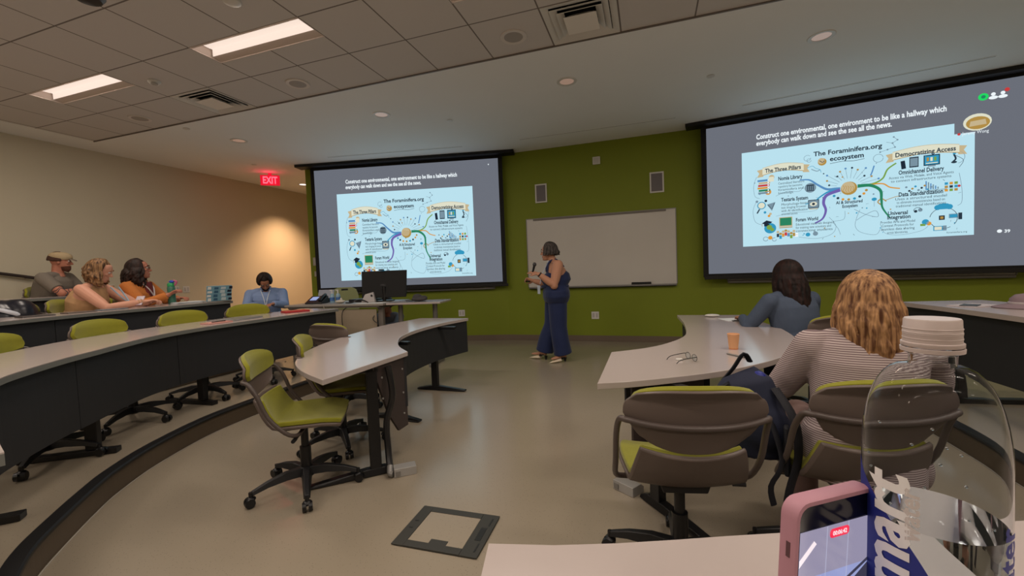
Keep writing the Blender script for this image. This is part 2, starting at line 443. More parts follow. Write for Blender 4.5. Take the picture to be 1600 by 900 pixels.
def vent(x, y, label):
    t = thing('ceiling_vent', label, 'air vent', (x+.305, y+.305, CEIL), 0, 'square air diffusers in the tiled ceiling')
    b = B()
    for rr, z0, z1 in ((.295, -.002, .014), (.235, -.004, .02), (.185, -.01, .022)):
        w2 = .055
        b.rings([[V(sx*(rr), sy*rr, z0) for sx, sy in ((-1, -1), (1, -1), (1, 1), (-1, 1))], [V(sx*(rr-w2), sy*(rr-w2), z1) for sx, sy in ((-1, -1), (1, -1), (1, 1), (-1, 1))], [V(sx*(rr-w2), sy*(rr-w2), z1+.004) for sx, sy in ((-1, -1), (1, -1), (1, 1), (-1, 1))], [V(sx*(rr), sy*rr, z0+.006) for sx, sy in ((-1, -1), (1, -1), (1, 1), (-1, 1))]], cap=False, loop=True)
    b.build('louvre', WHITE, t, smooth=False)
    b = B(); b.rings([[V(sx*.135, sy*.135, -.022) for sx, sy in ((-1, -1), (1, -1), (1, 1), (-1, 1))], [V(sx*.07, sy*.07, .03) for sx, sy in ((-1, -1), (1, -1), (1, 1), (-1, 1))]])
    b.build('centre_cone', M('vent_centre', (232, 226, 218), .5), t, smooth=False)
    b = B(); b.box((0, 0, .13), (.57, .57, .01)); b.lathe([(.17, .07), (.17, .125)], seg=24, cap=False)
    b.build('duct', M('duct_black', (18, 17, 16), .8), t)
vent(VENTS[0][0], VENTS[0][1], 'square air vent with black duct showing, above the whiteboard side')
vent(VENTS[1][0], VENTS[1][1], 'square air vent between the two lit strip lights, over the left rows')
def cspk(x, y, label):
    t = thing('ceiling_speaker', label, 'speaker', (x, y, CEIL), 0, 'round ceiling speakers')
    b = B(); b.lathe([(.085, -.005), (.115, -.008), (.12, .0), (.085, .0)], seg=36, cap=False); b.build('rim', M('speaker_rim', (215, 208, 202), .5), t)
    b = B(); b.lathe([(.088, -.004), (.05, -.006), (.001, -.007)], seg=36); b.build('grille', M('speaker_grille', (165, 158, 152), .6, bump=.4, bscale=300), t)
cspk(-3.53, 3.687, 'round ceiling speaker just beyond the larger strip light'); cspk(-1.10, 3.70, 'round ceiling speaker beside the vent near the whiteboard side'); cspk(-6.03, 3.68, 'round ceiling speaker beside the left vent')
t = thing('smoke_detector', 'small domed detector between the two strip lights', 'smoke detector', (-4.79, 3.08, CEIL))
b = B(); b.lathe([(.055, 0), (.055, -.012), (.04, -.03), (.02, -.036), (.001, -.037)], seg=24); b.build('dome', WHITE, t)
b = B(); b.lathe([(.03, -.034), (.03, -.045), (.001, -.046)], (.03, -.02, 0), seg=16); b.build('sensor', SILV, t)
t = thing('ceiling_sensor', 'small round white sensor at the very top edge of the picture', 'sensor', (-2.90, 2.44, CEIL))
b = B(); b.lathe([(.06, 0), (.058, -.015), (.035, -.028), (.001, -.03)], seg=24); b.build('dome', WHITE, t)
t = thing('ceiling_projector', 'black ceiling device with a green indicator light, cut off by the top edge', 'projector', (-3.50, 1.885, CEIL))
b = B(); b.cyl((0, 0, 0), (0, 0, -.12), .03, seg=14); b.build('mount', BLK, t)
b = B(); b.lathe([(.02, -.1), (.08, -.11), (.09, -.15), (.07, -.18), (.001, -.19)], seg=24); b.build('housing', BLKP, t)
b = B(); b.ell((.09, .03, -.14), (.012, .012, .012)); b.build('indicator_light', M('green_led', (60, 255, 150), .4, emit=(70, 255, 160), es=2), t)
for x, y in ((-5.62, 4.05), (-2.80, 5.38), (.63, 5.35), (-6.3, 6.0)):
    pass
for n_, (x, y, lb) in enumerate(((-5.9, 4.15, 'flat sprinkler cover plate near the left vent'), (-2.55, 5.35, 'flat sprinkler cover plate in front of the left screen'), (.72, 5.3, 'flat sprinkler cover plate in front of the right screen'), (-6.75, 5.9, 'flat sprinkler cover plate near the exit sign'))):
    b = B(); b.lathe([(.04, -.001), (.042, -.007), (.001, -.009)], (x, y, CEIL), seg=20); tag(b.build('sprinkler_cover', WHITE), lb, 'sprinkler', 'sprinkler cover plates')
for a, c, lb in (((-5.28, 6.09), (-2.91, 6.53), 'thin slot in the ceiling in front of the left screen'), ((-1.92, 6.585), (.42, 6.587), 'thin slot in the ceiling above the whiteboard'), ((1.26, 6.47), (3.61, 6.03), 'thin slot in the ceiling in front of the right screen')):
    a = Vector(a); c = Vector(c); d = (c-a).normalized(); n = Vector((-d.y, d.x))
    tt = thing('ceiling_slot', lb, 'air slot', ((a.x+c.x)/2, (a.y+c.y)/2, CEIL), 0, 'thin slots in the plaster ceiling')
    b = B(); b.prism([a-n*.022, c-n*.022, c-n*.005, a-n*.005], CEIL-.004, CEIL-.0005); b.prism([a+n*.005, c+n*.005, c+n*.022, a+n*.022], CEIL-.004, CEIL-.0005); b.build('slot_frame', DRY, tt, smooth=False, world=True)
    b = B(); b.prism([a-n*.005, c-n*.005, c+n*.005, a+n*.005], CEIL-.0035, CEIL-.0005); b.build('slot_gap', M('slot_dark', (70, 70, 70), .8), tt, smooth=False, world=True)
# exit sign
t = thing('exit_sign', 'glowing red EXIT sign hanging from the ceiling by the corridor', 'exit sign', (-7.05, 6.5, 3.24), math.radians(38))
b = B(); b.box((0, 0, 0), (.34, .03, .2)); b.box((0, 0, .12), (.06, .03, .05)); b.build('housing', M('exit_red_housing', (120, 10, 20), .4, emit=(235, 15, 50), es=.8), t, bevel=.006)
b = B(); add_text(b, 'EXIT', lambda x, y: V(x-.13, -.0165, y-.062), True, width=.26, size=.19); b.build('lettering', M('exit_letters', (255, 90, 110), .4, emit=(255, 105, 125), es=1.3), t, smooth=False)
ld = bpy.data.lights.new('glow', 'POINT'); ld.energy = 1.2; ld.color = (1, .05, .1); ld.shadow_soft_size = .1
lo = bpy.data.objects.new('glow', ld); COL.objects.link(lo); lo.parent = t; lo.location = (0, -.12, 0)

# ------------------------------------------------------------------ projection screens with the projected picture
def em(name, col, s=1.0):
    return M(name, (12, 12, 12), .7, emit=col, es=s, spec=.1)
ARTM = [em('slide_blue_white', (181, 219, 232), SLIDE_E), em('slide_ink', (42, 58, 72), .9), em('slide_white', (228, 236, 240), 1.1), em('slide_blue', (88, 140, 190)),
        em('slide_purple', (110, 95, 170)), em('slide_green', (40, 130, 95)), em('slide_tan', (196, 178, 140)), em('slide_gold', (176, 140, 70)),
        em('slide_orange', (215, 150, 60)), em('slide_grey', (120, 145, 160)), em('slide_dark', (28, 40, 55)), em('slide_red', (200, 60, 60)), em('slide_teal', (50, 150, 190)), em('slide_lime', (120, 160, 70)), em('slide_bright_green', (30, 200, 90), 1.2), em('slide_cream', (222, 222, 200))]
INK, WH, BLU, PUR, GRN, TAN, GOLD, ORG, GRY, DRK, RED, TEAL, LIME, BGRN, CRM = range(1, 16)
def make_screen(label, name_group, A, Bp, W, H, slide, notch, caps):
    A = Vector(A); Bp = Vector(Bp); tx = (Bp-A).normalized(); nn = V(tx.y, -tx.x, 0)   # towards the room
    root = thing('projection_screen', label, 'projection screen', (A+tx*W/2-V(0, 0, H)), math.atan2(tx.y, tx.x), 'pull-down projection screens')
    P = lambda u, v, l=0: A+tx*u+V(0, 0, -v)+nn*l
    def quad(b, u0, v0, u1, v1, l=0): b.poly([P(u0, v1, l), P(u1, v1, l), P(u1, v0, l), P(u0, v0, l)])
    def slab(b, u0, v0, u1, v1, l0, l1):
        b.rings([[P(u0, v1, l), P(u1, v1, l), P(u1, v0, l), P(u0, v0, l)] for l in (l0, l1)])
    b = B(); slab(b, 0, 0, W, H, -.001, .001)
    b.build('projected_area', M('screen_grey_picture', (12, 12, 12), .7, emit=(106, 110, 120), es=1, spec=.1), root, smooth=False, world=True)
    b = B(); slab(b, -.075, -.078, W+.075, H+.05, -.006, -.002); b.build('screen_fabric', M('screen_black_border', (14, 14, 15), .7), root, smooth=False, world=True)
    b = B(); slab(b, -.06, H+.035, W+.10, H+.085, -.02, .02); b.build('bottom_bar', BLK, root, smooth=False, world=True, bevel=.005)
    b = B(); hz = CEIL-.001
    c0 = P(-.28, 0, .16); c1 = P(W+.30, 0, .16); d0 = P(-.28, 0, -.06); d1 = P(W+.30, 0, -.06)
    b.prism([c0, c1, d1, d0], CEIL-.05, hz); b.build('casing', M('screen_casing', (12, 12, 13), .5), root, smooth=False, world=True)
    # slide
    x0, y0, x1, y1 = slide; w, h = x1-x0, y1-y0
    s = B()
    if notch:
        nu, nv = notch; s.poly([P(x0, y1, .003), P(x1, y1, .003), P(x1, nv, .003), P(nu, nv, .003), P(nu, y0, .003), P(x0, y0, .003)])
    else: quad(s, x0, y0, x1, y1, .003)
    s.build('slide', ARTM[0], root, smooth=False, world=True)
    b = B()
    L = [.005]
    def pt(x, y, l=None): return P(x0+x*w, y0+y*h, L[0] if l is None else l)
    asp = w/h
    def txt(sx, sy, ex, st, bold=False, c=INK, size=None, rot=0):
        b.mi = c; vs, fs, x1_ = text_data(st, bold); k = (ex-sx)*w/x1_; ky = (size*h if size else k)
        add_text(b, st, lambda a, q: P(x0+sx*w+a*math.cos(rot)+q*math.sin(rot)*0, y0+sy*h-q+a*math.sin(rot)*-1, L[0]+.001), bold, width=(ex-sx)*w, size=ky if size else None)
    def rect(x, y, ww, hh, c, l=0):
        b.mi = c; a = [pt(x-ww/2, y+hh/2), pt(x+ww/2, y+hh/2), pt(x+ww/2, y-hh/2), pt(x-ww/2, y-hh/2)]
        b.poly([q+nn*l for q in a])
    def disc(x, y, r, c, l=0, sy=1, n=18):
        b.mi = c; b.poly([pt(x+r*math.cos(-2*PI*k/n), y+r*asp*sy*math.sin(-2*PI*k/n))+nn*l for k in range(n)])
    def line(pts, wd, c, sm=6, l=0, wd2=None):
        b.mi = c; q = catmull([(p[0]*w, p[1]*h, 0) for p in pts], sm) if sm else [V(p[0]*w, p[1]*h, 0) for p in pts]
        n = len(q); prev = None
        for i in range(n):
            d = (q[min(i+1, n-1)]-q[max(i-1, 0)]); d = d.normalized() if d.length else V(1, 0, 0)
            wi = wd+(wd2-wd)*i/(n-1) if wd2 is not None else wd
            o = V(-d.y, d.x, 0)*wi*w/2; a, c2 = q[i]+o, q[i]-o
            va, vb = b.v(P(x0+a.x, y0+a.y, L[0]+l)), b.v(P(x0+c2.x, y0+c2.y, L[0]+l))
            if prev: b.face((prev[0], va, vb, prev[1]))
            prev = (va, vb)
    def arc(x, y, r, a0, a1, wd, c): line([(x+r*math.cos(math.radians(a0+(a1-a0)*k/10)), y+r*asp*math.sin(math.radians(a0+(a1-a0)*k/10))) for k in range(11)], wd, c, 0)
    # main writing
    txt(.351, .13, .648, 'The Foraminifera.org', True); txt(.424, .197, .572, 'ecosystem', True)
    line([(.425, .222), (.48, .213), (.53, .221), (.575, .212)], .0022, INK)
    # brain and radiating branches
    line([(.285, .352), (.33, .36), (.37, .42), (.41, .47), (.45, .475), (.47, .478)], .006, BLU, 8, 0, .016)
    line([(.31, .60), (.35, .585), (.38, .54), (.42, .495), (.47, .485)], .004, TEAL, 8, 0, .010)
    line([(.355, .80), (.39, .76), (.405, .68), (.395, .60), (.41, .53), (.47, .49)], .007, PUR, 8, .0004, .018)
    line([(.545, .47), (.60, .475), (.64, .53), (.645, .62), (.65, .70), (.68, .80)], .018, GRN, 8, .0004, .006)
    line([(.545, .465), (.61, .46), (.65, .42), (.67, .34), (.705, .29)], .008, LIME, 8, 0, .007)
    line([(.60, .465), (.65, .47), (.68, .51), (.72, .53)], .007, ORG, 8, 0, .006)
    disc(.508, .482, .036, GOLD, .0008); disc(.504, .472, .030, TAN, .0012)
    for k in range(5): line([(.482+.01*k, .45+.004*k), (.488+.01*k, .475), (.482+.011*k, .50), (.49+.01*k, .52)], .0022, GOLD, 5, .0016)
    for k in range(12):
        a = math.radians(195+k*13.6); r1 = .055; r2 = .09+.02*(k % 3)
        if k in (5, 6): r2 = .12
        ex, ey = .508+r2*math.cos(a), .47+r2*asp*math.sin(a)*.85
        line([(.508+r1*math.cos(a), .47+r1*asp*math.sin(a)*.85), (ex, ey)], .0016, GRY, 0); disc(ex, ey, .005, (INK, GOLD, BLU)[k % 3])
    for k in range(9):
        a = math.radians(15+k*19); disc(.508+.07*math.cos(a)*1.1, .49+.07*asp*math.sin(a)*.8, .0065, (GOLD, ORG, INK, TEAL)[k % 4])
    txt(.451, .628, .566, 'AI & Structured', True, size=.042); txt(.478, .668, .545, 'Ecosystem', True, size=.042)
    # banners
    def banner(xa, xb, yc, st, tx0, tx1):
        n = 14; up_, dn = [], []
        for k in range(n+1):
            t = k/n; x = xa+(xb-xa)*t; y = yc-.028*math.sin(PI*t); up_.append((x, y-.038)); dn.append((x, y+.036))
        b.mi = CRM
        for k in range(n): b.poly([pt(*dn[k], L[0]+.0006), pt(*dn[k+1], L[0]+.0006), pt(*up_[k+1], L[0]+.0006), pt(*up_[k], L[0]+.0006)])
        line(up_, .0022, TAN, 0, .001); line(dn, .003, GOLD, 0, .001)
        for sx, x in ((-1, xa), (1, xb)):
            b.mi = TAN; b.poly([pt(x-sx*.004, yc+.05), pt(x+sx*.028, yc+.055), pt(x+sx*.016, yc+.015), pt(x+sx*.028, yc-.02), pt(x-sx*.004, yc-.03)][::sx*-1])
        L[0] += .002; txt(tx0, yc+.012, tx1, st, True, size=.058); L[0] -= .002
    banner(.105, .305, .225, 'The Three Pillars', .118, .292)
    banner(.69, .945, .225, 'Democratizing Access', .70, .932)
    # left column
    def para(x, y, n, wd, dy=.033, ctr=False, rows=None):
        words = rows or ['Structured records of specimens', 'digitised for open collections', 'shared in searchable form', 'with common metadata', 'for research and teaching']
        for k in range(n):
            ww = wd*(1, .93, .97, .6, .8)[k % 5]; xx = x-(ww/2 if ctr else 0)
            txt(xx, y+dy*k, xx+ww, words[k % len(words)], False, size=.034)
    txt(.182, .332, .299, 'Nomia Library', True, size=.055); para(.182, .375, 4, .125, rows=['Centralized literature', 'repository for taxonomic', 'foraminifera and', 'knowledge.'])
    txt(.196, .552, .324, 'Testaria System', True, size=.052); para(.196, .595, 4, .13, rows=['Morphology-based', 'test imaging browser', 'with AI identification', 'and annotated specimens'])
    txt(.265, .77, .37, 'Foram World', True, size=.05); para(.265, .812, 3, .175, rows=['Educational materials designed', 'for training new scientists and', 'connecting students'])
    for k, c in enumerate((BLU, TAN, RED, ORG, GRN, GRY)):
        rect(.108+.003*((k*2) % 3), .315+.026*k, .058, .02, c, .0004*k); rect(.133, .315+.026*k, .006, .015, WH, .0004*k+.0003)
    b.mi = CRM; disc(.15, .29, .014, TAN, .0003); rect(.148, .31, .026, .05, CRM, .0005); disc(.132, .44, .016, ORG)
    disc(.09, .45, .006, BLU)
    disc(.335, .44, .027, GRY, 0); rect(.335, .415, .034, .012, INK, .0006)
    for k in range(4): rect(.322+.0088*k, .442, .0045, .04, INK, .0006)
    rect(.335, .468, .036, .008, INK, .0006)
    arc(.098, .575, .020, 0, 360, .005, TEAL); disc(.098, .575, .017, CRM); line([(.088, .612), (.075, .655)], .007, INK, 0)
    b.mi = GRY; b.poly([pt(.125, .57), pt(.15, .64), pt(.168, .55)][::1]); line([(.13, .575), (.15, .62), (.163, .56)], .003, INK, 0, .0005)
    for k, (x, y) in enumerate(((.075, .53), (.12, .53), (.115, .65), (.135, .69), (.142, .67))): disc(x, y, .007, (GRY, INK, TEAL, ORG, TAN)[k])
    rect(.349, .605, .05, .085, DRK); rect(.349, .605, .044, .07, GRY, .0004); disc(.349, .605, .017, CRM, .0008, .7); disc(.349, .605, .007, INK, .0012); rect(.349, .655, .04, .008, TAN)
    disc(.14, .82, .03, TEAL, 0); disc(.136, .81, .014, LIME, .0005); disc(.15, .835, .010, LIME, .0005)
    b.mi = DRK; b.poly([pt(.098, .765), pt(.13, .785), pt(.152, .755), pt(.122, .735)]); rect(.123, .785, .026, .025, DRK, .0003); line([(.1, .768), (.1, .80)], .002, GOLD, 0)
    rect(.217, .765, .064, .10, TAN); rect(.217, .762, .056, .08, GRN, .0005); rect(.217, .823, .064, .008, GOLD, .0006)
    for k, c in enumerate((INK, TEAL, ORG, RED, BLU, LIME, GOLD)):
        x = .178+.013*k; y = .90+.02*(k % 2)-.03*(k == 3); disc(x, y-.035, .007, (TAN, GOLD)[k % 2], .0004); rect(x, y, .012, .035, c, .0003)
    disc(.14, .92, .011, ORG); arc(.117, .93, .012, 20, 340, .003, GRY); arc(.16, .94, .01, 0, 300, .003, GRY)
    rect(.267, .905, .018, .04, WH); rect(.267, .905, .012, .003, GRY, .0004); disc(.322, .91, .011, TEAL); disc(.357, .905, .012, GRY)
    # right column
    txt(.714, .402, .889, 'Omnichannel Delivery', True, size=.055); para(.80, .437, 2, .25, ctr=True, rows=['Access via Web, Mobile, and Voice Agents', 'to connect infrastructure systems'])
    txt(.714, .606, .886, 'Data Standardization', True, size=.055); para(.80, .640, 3, .20, ctr=True, rows=['Uses a structured model', 'to eliminate inconsistencies based on', 'traditional manual identifications'])
    txt(.671, .773, .751, 'Universal', True, size=.05); txt(.668, .812, .762, 'Integration', True, size=.05); para(.71, .85, 4, .14, ctr=True, rows=['Provides APIs and Model', 'Context Protocols for', 'seamless data sharing', 'across laboratories.'])
    b.mi = DRK; b.poly([pt(.722, .28), pt(.726, .355), pt(.744, .35), pt(.739, .275)]); rect(.775, .30, .036, .095, DRK); rect(.775, .30, .03, .075, (GRY), .0004)
    rect(.843, .298, .062, .095, DRK); rect(.843, .298, .054, .078, TEAL, .0004)
    for k in range(3): rect(.828+.014*k, .29, .009, .035, (GOLD, CRM, LIME)[k], .0008)
    rect(.843, .325, .045, .008, CRM, .0008); rect(.843, .352, .03, .01, GRY)
    line([(.925, .27), (.932, .31), (.922, .335)], .007, INK, 5); disc(.926, .34, .011, INK, 0, .5); disc(.927, .262, .006, TEAL)
    arc(.935, .30, .03, -60, 80, .002, GRY)
    for k in range(9): disc(.745+.012*k, .525+.018*((k*5) % 3), .005, (GRY, INK, GOLD, TEAL)[k % 4])
    for k in range(6): rect(.822+.009*k, .556-.006*(5-k), .005, .02+.012*(5-k), GRY if k % 2 else BLU)
    line([(.81, .575), (.90, .572)], .0018, INK, 0)
    for i in range(3):
        for j in range(3): rect(.898+.018*i, .525+.03*j, .0125, .022, (TEAL, GOLD, ORG, INK, LIME)[(i*2+j) % 5])
    disc(.945, .555, .006, RED)
    for k in range(5): disc(.866+.011*k, .735-.012*math.sin(PI*k/4), .013, TEAL)
    rect(.888, .745, .05, .018, TEAL, .0004)
    arc(.888, .835, .052, -60, 40, .0022, INK); arc(.888, .835, .052, 60, 150, .0022, INK); arc(.888, .835, .052, 190, 250, .0022, INK)
    rect(.882, .83, .022, .04, DRK); rect(.882, .83, .012, .022, GOLD, .0005)
    rect(.925, .82, .034, .038, GRY); rect(.925, .82, .028, .028, TEAL, .0005); rect(.95, .825, .014, .06, INK)
    rect(.868, .925, .036, .042, TEAL); rect(.868, .925, .028, .03, CRM, .0005); rect(.893, .925, .014, .045, GRY); disc(.82, .86, .014, TEAL); disc(.833, .875, .010, ORG); rect(.81, .885, .02, .02, LIME)
    disc(.80, .745, .009, GRY); disc(.782, .755, .007, INK); arc(.79, .75, .016, 180, 350, .0022, INK)
    # small doodles
    disc(.39, .195, .020, GOLD); disc(.386, .185, .016, TAN, .0005); line([(.378, .18), (.392, .20), (.40, .185)], .003, DRK, 5, .001)
    for (x, y, r) in ((.322, .14, .016), (.33, .165, .01)): arc(x, y, r, 0, 320, .002, GRY)
    for a, c_ in (((.665, .085), (.69, .10)), ((.69, .10), (.71, .075)), ((.71, .075), (.695, .045)), ((.69, .10), (.70, .14)), ((.70, .14), (.67, .155)), ((.67, .155), (.64, .17))): line([a, c_], .0018, GRY, 0); disc(c_[0], c_[1], .004, GRY)
    line([(.32, .24), (.345, .225), (.36, .25), (.38, .27), (.385, .30)], .002, TEAL); line([(.34, .255), (.365, .28), (.38, .27)], .004, GRY)
    arc(.632, .225, .021, 0, 350, .0022, GRY); line([(.615, .29), (.607, .345), (.60, .38)], .006, BLU, 4)
    line([(.075, .27), (.06, .36), (.065, .47), (.09, .50)], .0018, GRY); line([(.075, .52), (.055, .62), (.065, .74), (.10, .78)], .0018, GRY)
    line([(.17, .70), (.24, .675), (.36, .67), (.375, .56), (.36, .54)], .0015, GRY); line([(.17, .49), (.22, .455), (.28, .465), (.30, .43)], .0018, GRY)
    line([(.945, .44), (.955, .58), (.955, .70), (.94, .73)], .0018, GRY); line([(.93, .28), (.96, .33), (.945, .39)], .0018, INK)
    line([(.28, .93), (.36, .955), (.43, .92), (.45, .84), (.42, .75)], .0018, GRY); line([(.49, .70), (.485, .78), (.44, .80), (.46, .87), (.47, .93)], .0018, GRY); line([(.66, .63), (.70, .605), (.72, .60)], .003, GOLD)
    line([(.555, .70), (.54, .78), (.535, .86), (.56, .92), (.62, .95), (.64, .90)], .0018, GRY); line([(.53, .69), (.58, .75), (.63, .78), (.62, .72), (.57, .76), (.54, .80)], .0022, GRY)
    line([(.64, .85), (.66, .94), (.72, .965), (.80, .94), (.83, .90)], .0015, GRY); line([(.645, .67), (.63, .64), (.645, .61), (.665, .64)], .005, GOLD, 4)
    disc(.615, .61, .011, TEAL, 0, .8); line([(.615, .625), (.615, .68)], .0016, GRY, 0)
    rnd = random.Random(5)
    for k in range(70):
        x, y = rnd.uniform(.05, .96), rnd.uniform(.24, .96)
        if .17 < x < .36 or .68 < x < .92: 
            if rnd.random() < .75: continue
        if rnd.random() < .5: disc(x, y, rnd.uniform(.002, .004), rnd.choice((GRY, TEAL, GOLD, INK, GRY)))
        else:
            a = rnd.uniform(0, PI); line([(x, y), (x+.012*math.cos(a), y+.016*math.sin(a))], .0016, rnd.choice((GRY, INK, GRY)), 0)
    txt(.90, .975, .975, 'foraminifera.org', False, size=.022)
    # writing over the grey
    for st, u0, u1, v in caps:
        b.mi = WH; add_text(b, st, lambda a, q: P(u0+a, v-q, .004), True, width=u1-u0, size=.098)
    if notch:
        def dsc(u, v, r, ry, c, l=.004): b.mi = c; b.poly([P(u+r*math.cos(-2*PI*k/20), v-ry*math.sin(2*PI*k/20)*-1, l) for k in range(20)])
        dsc(3.0, .17, .045, .042, BGRN); dsc(3.0, .17, .02, .02, GRN, .005)
        for u in (3.085, 3.165): dsc(u, .155, .02, .02, WH); dsc(u, .195, .04, .02, WH)
        dsc(3.2, .125, .022, .022, RED)
        dsc(2.95, .455, .125, .10, CRM, .0045); dsc(2.955, .465, .105, .075, GOLD, .005)
        b.mi = TAN; b.poly([P(2.88, .50, .0055), P(3.03, .49, .0055), P(3.02, .43, .0055), P(2.89, .44, .0055)])
        dsc(2.79, .585-.012, .015, .015, RED); b.mi = WH; add_text(b, 'Jeremy Wong', lambda a, q: P(2.82+a, .59-q, .004), False, width=.23, size=.055)
        dsc(3.15, 1.775, .022, .02, WH); b.mi = WH; add_text(b, '39', lambda a, q: P(3.19+a, 1.795-q, .004), True, width=.05, size=.05)
    else:
        b.mi = WH; b.poly([P(3.30, .11, .004), P(3.315, .11, .004), P(3.315, .09, .004), P(3.30, .09, .004)])
    b.build('slide_artwork', ARTM, root, smooth=False, world=True)
    return root
c1 = 'Construct one environmental, one environment to be like a hallway which'; c2 = 'everybody can walk down and see the see all the news.'
make_screen('left projection screen showing the slide, behind the black monitor', '', (-5.91, 6.43, 3.285), (-2.5, 7.14, 3.285), 3.48, 2.2, (.424, .462, 3.0, 2.075), None, [(c1, .61, 2.728, .275), (c2, .606, 2.057, .375)])
make_screen('right projection screen showing the slide, the larger, cut by the right edge', '', (.88, 7.05, 3.295), (4.2, 6.56, 3.295), 3.48, 2.19, (.466, .437, 2.93, 1.802), (2.749, .567), [(c1, .652, 2.678, .27), (c2, .651, 2.16, .36)])

# whiteboards on the walls
WB = M('whiteboard_enamel', (206, 202, 196), .22, noise=.03, nscale=3)
def whiteboard(name, label, a, c, off, z0, z1, traycol):
    a = Vector((a[0], a[1], 0)); c = Vector((c[0], c[1], 0)); d = (c-a).normalized(); n = V(d.y, -d.x, 0); Ln = (c-a).length
    t = thing(name, label, 'whiteboard', (a+c)/2+V(0, 0, z0), math.atan2(d.y, d.x), 'whiteboards on the green wall')
    def bx(b, x0, x1, za, zb, l0, l1): b.box(((x0+x1)/2, -(l0+l1)/2, (za+zb)/2-z0), (x1-x0, l1-l0, zb-za))
    h = Ln/2
    b = B(); bx(b, -h, h, z0, z1, off, off+.018); b.build('board', WB, t, smooth=False)
    b = B(); bx(b, -h-.012, -h, z0, z1, off, off+.026); bx(b, h, h+.012, z0, z1, off, off+.026); bx(b, -h-.012, h+.012, z1, z1+.012, off, off+.026); b.build('edge_frame', GREYM, t, smooth=False)
    b = B(); bx(b, -h+.12, h-.14, z1-.028, z1+.006, off+.018, off+.03); b.build('map_rail', M('map_rail', (118, 112, 105), .5), t, smooth=False)
    b = B(); bx(b, -h+.02, h-.02, z0-.035, z0-.02, off, off+.075); bx(b, -h+.02, h-.02, z0-.035, z0, off+.067, off+.075); bx(b, -h, h, z0-.035, z0, off, off+.03); b.build('marker_tray', traycol, t, smooth=False, bevel=.003)
    return t
whiteboard('whiteboard', 'plain whiteboard on the green wall behind the standing presenter', (-2.042, 7.27), (.432, 7.27), .003, .965, 2.165, GREYM)
def onfacet(p, q, u0, u1, s=0):
    p = Vector(p); q = Vector(q); d = (q-p).normalized(); n = Vector((d.y, -d.x)); return p+d*u0+n*s, p+d*u1+n*s
a, c = onfacet(FL0, FL1, .55, 3.6, .004); whiteboard('whiteboard', 'whiteboard hidden behind the left projection screen, its tray showing below', a, c, .0, .985, 2.1, GREYM)
a, c = onfacet(FR0, FR1, .22, 3.35, .004); whiteboard('whiteboard', 'whiteboard hidden behind the right projection screen, its tray showing below', a, c, .0, .985, 2.1, GREYM)
t = thing('whiteboard_eraser', 'black eraser box on the whiteboard tray', 'eraser', (-.115, 7.222, .948), 0)
b = B(); b.box((0, 0, .03), (.31, .05, .05)); b.build('body', M('eraser_black', (14, 14, 15), .6), t, bevel=.008); b = B(); b.box((0, -.0, .003), (.29, .044, .006)); b.build('felt_pad', DKG, t)
for x, col, lb in ((-.55, (170, 60, 50), 'red marker on the whiteboard tray, left of the eraser'), (-.50, (60, 60, 70), 'dark marker beside the red marker on the whiteboard tray'), (.30, (40, 60, 120), 'blue marker at the right end of the whiteboard tray'), (.20, (40, 40, 40), 'black marker near the right end of the whiteboard tray')):
    t = thing('marker', lb, 'marker', (x, 7.213, .955), 0, 'markers on the whiteboard tray')
    b = B(); b.cyl((-.055, 0, 0), (.03, 0, 0), .009, seg=12); b.build('barrel', WHITE, t); b = B(); b.cyl((.03, 0, 0), (.065, 0, 0), .0095, .008, seg=12); b.build('cap', M('marker_cap_%d' % int(x*100), col, .5), t)
for x0, x1, z0, z1, lb in ((-1.87, -1.66, 2.45, 2.775, 'left of the two white-framed wall speakers above the whiteboard'), (.055, .272, 2.445, 2.775, 'right of the two white-framed wall speakers above the whiteboard')):
    t = thing('wall_speaker', lb, 'speaker', ((x0+x1)/2, 7.27, (z0+z1)/2), 0, 'wall speakers above the whiteboard'); w_, h_ = x1-x0, z1-z0
    b = B(); b.box((0, -.008, h_/2-.011), (w_, .014, .022)); b.box((0, -.008, -h_/2+.011), (w_, .014, .022)); b.box((-w_/2+.011, -.008, 0), (.022, .014, h_-.044)); b.box((w_/2-.011, -.008, 0), (.022, .014, h_-.044)); b.build('frame', WHITE, t, smooth=False)
    b = B(); b.box((0, -.006, 0), (w_-.044, .008, h_-.044)); b.build('grille', M('wall_grille', (120, 115, 118), .7, bump=.4, bscale=400), t, smooth=False)
t = thing('wall_box', 'small white square box high on the green wall above the whiteboard', 'wall box', (-.787, 7.27, 3.065)); b = B(); b.box((0, -.02, 0), (.125, .036, .125)); b.build('cover', WHITE, t, bevel=.006); b = B(); b.box((0, -.0395, 0), (.09, .003, .09)); b.build('face_plate', M('face_plate', (198, 196, 190), .5), t)
def outlet(x, y, z, rz, w_, h_, lb, col=WHITE, n=2):
    t = thing('wall_plate', lb, 'outlet', (x, y, z), rz, 'outlets and switch plates on the walls')
    b = B(); b.box((0, -.005, 0), (w_, .007, h_)); b.build('plate', col, t, bevel=.003)
    for k in range(n):
        xx = (k-(n-1)/2)*w_/n*.9
        b = B(); b.box((xx, -.0095, 0), (w_/n*.5, .003, h_*.6)); b.build('socket', M('socket_face', (185, 180, 178), .5), t, bevel=.001)
outlet(-.887, 7.27, .45, 0, .127, .127, 'white double outlet low on the green wall right of the presenter')
th = math.atan2(FL1[1]-FL0[1], FL1[0]-FL0[0]); dv = Vector((math.cos(th), math.sin(th)))
for s_, z, h_, lb in ((.10, 1.60, .155, 'upper wall switch panel at the left end of the green wall'), (.115, 1.36, .10, 'lower wall switch panel at the left end of the green wall')):
    p = Vector(FL0)+dv*s_; outlet(p.x, p.y, z, th, .09, h_, lb, M('switch_plate', (178, 168, 160), .5), 1)
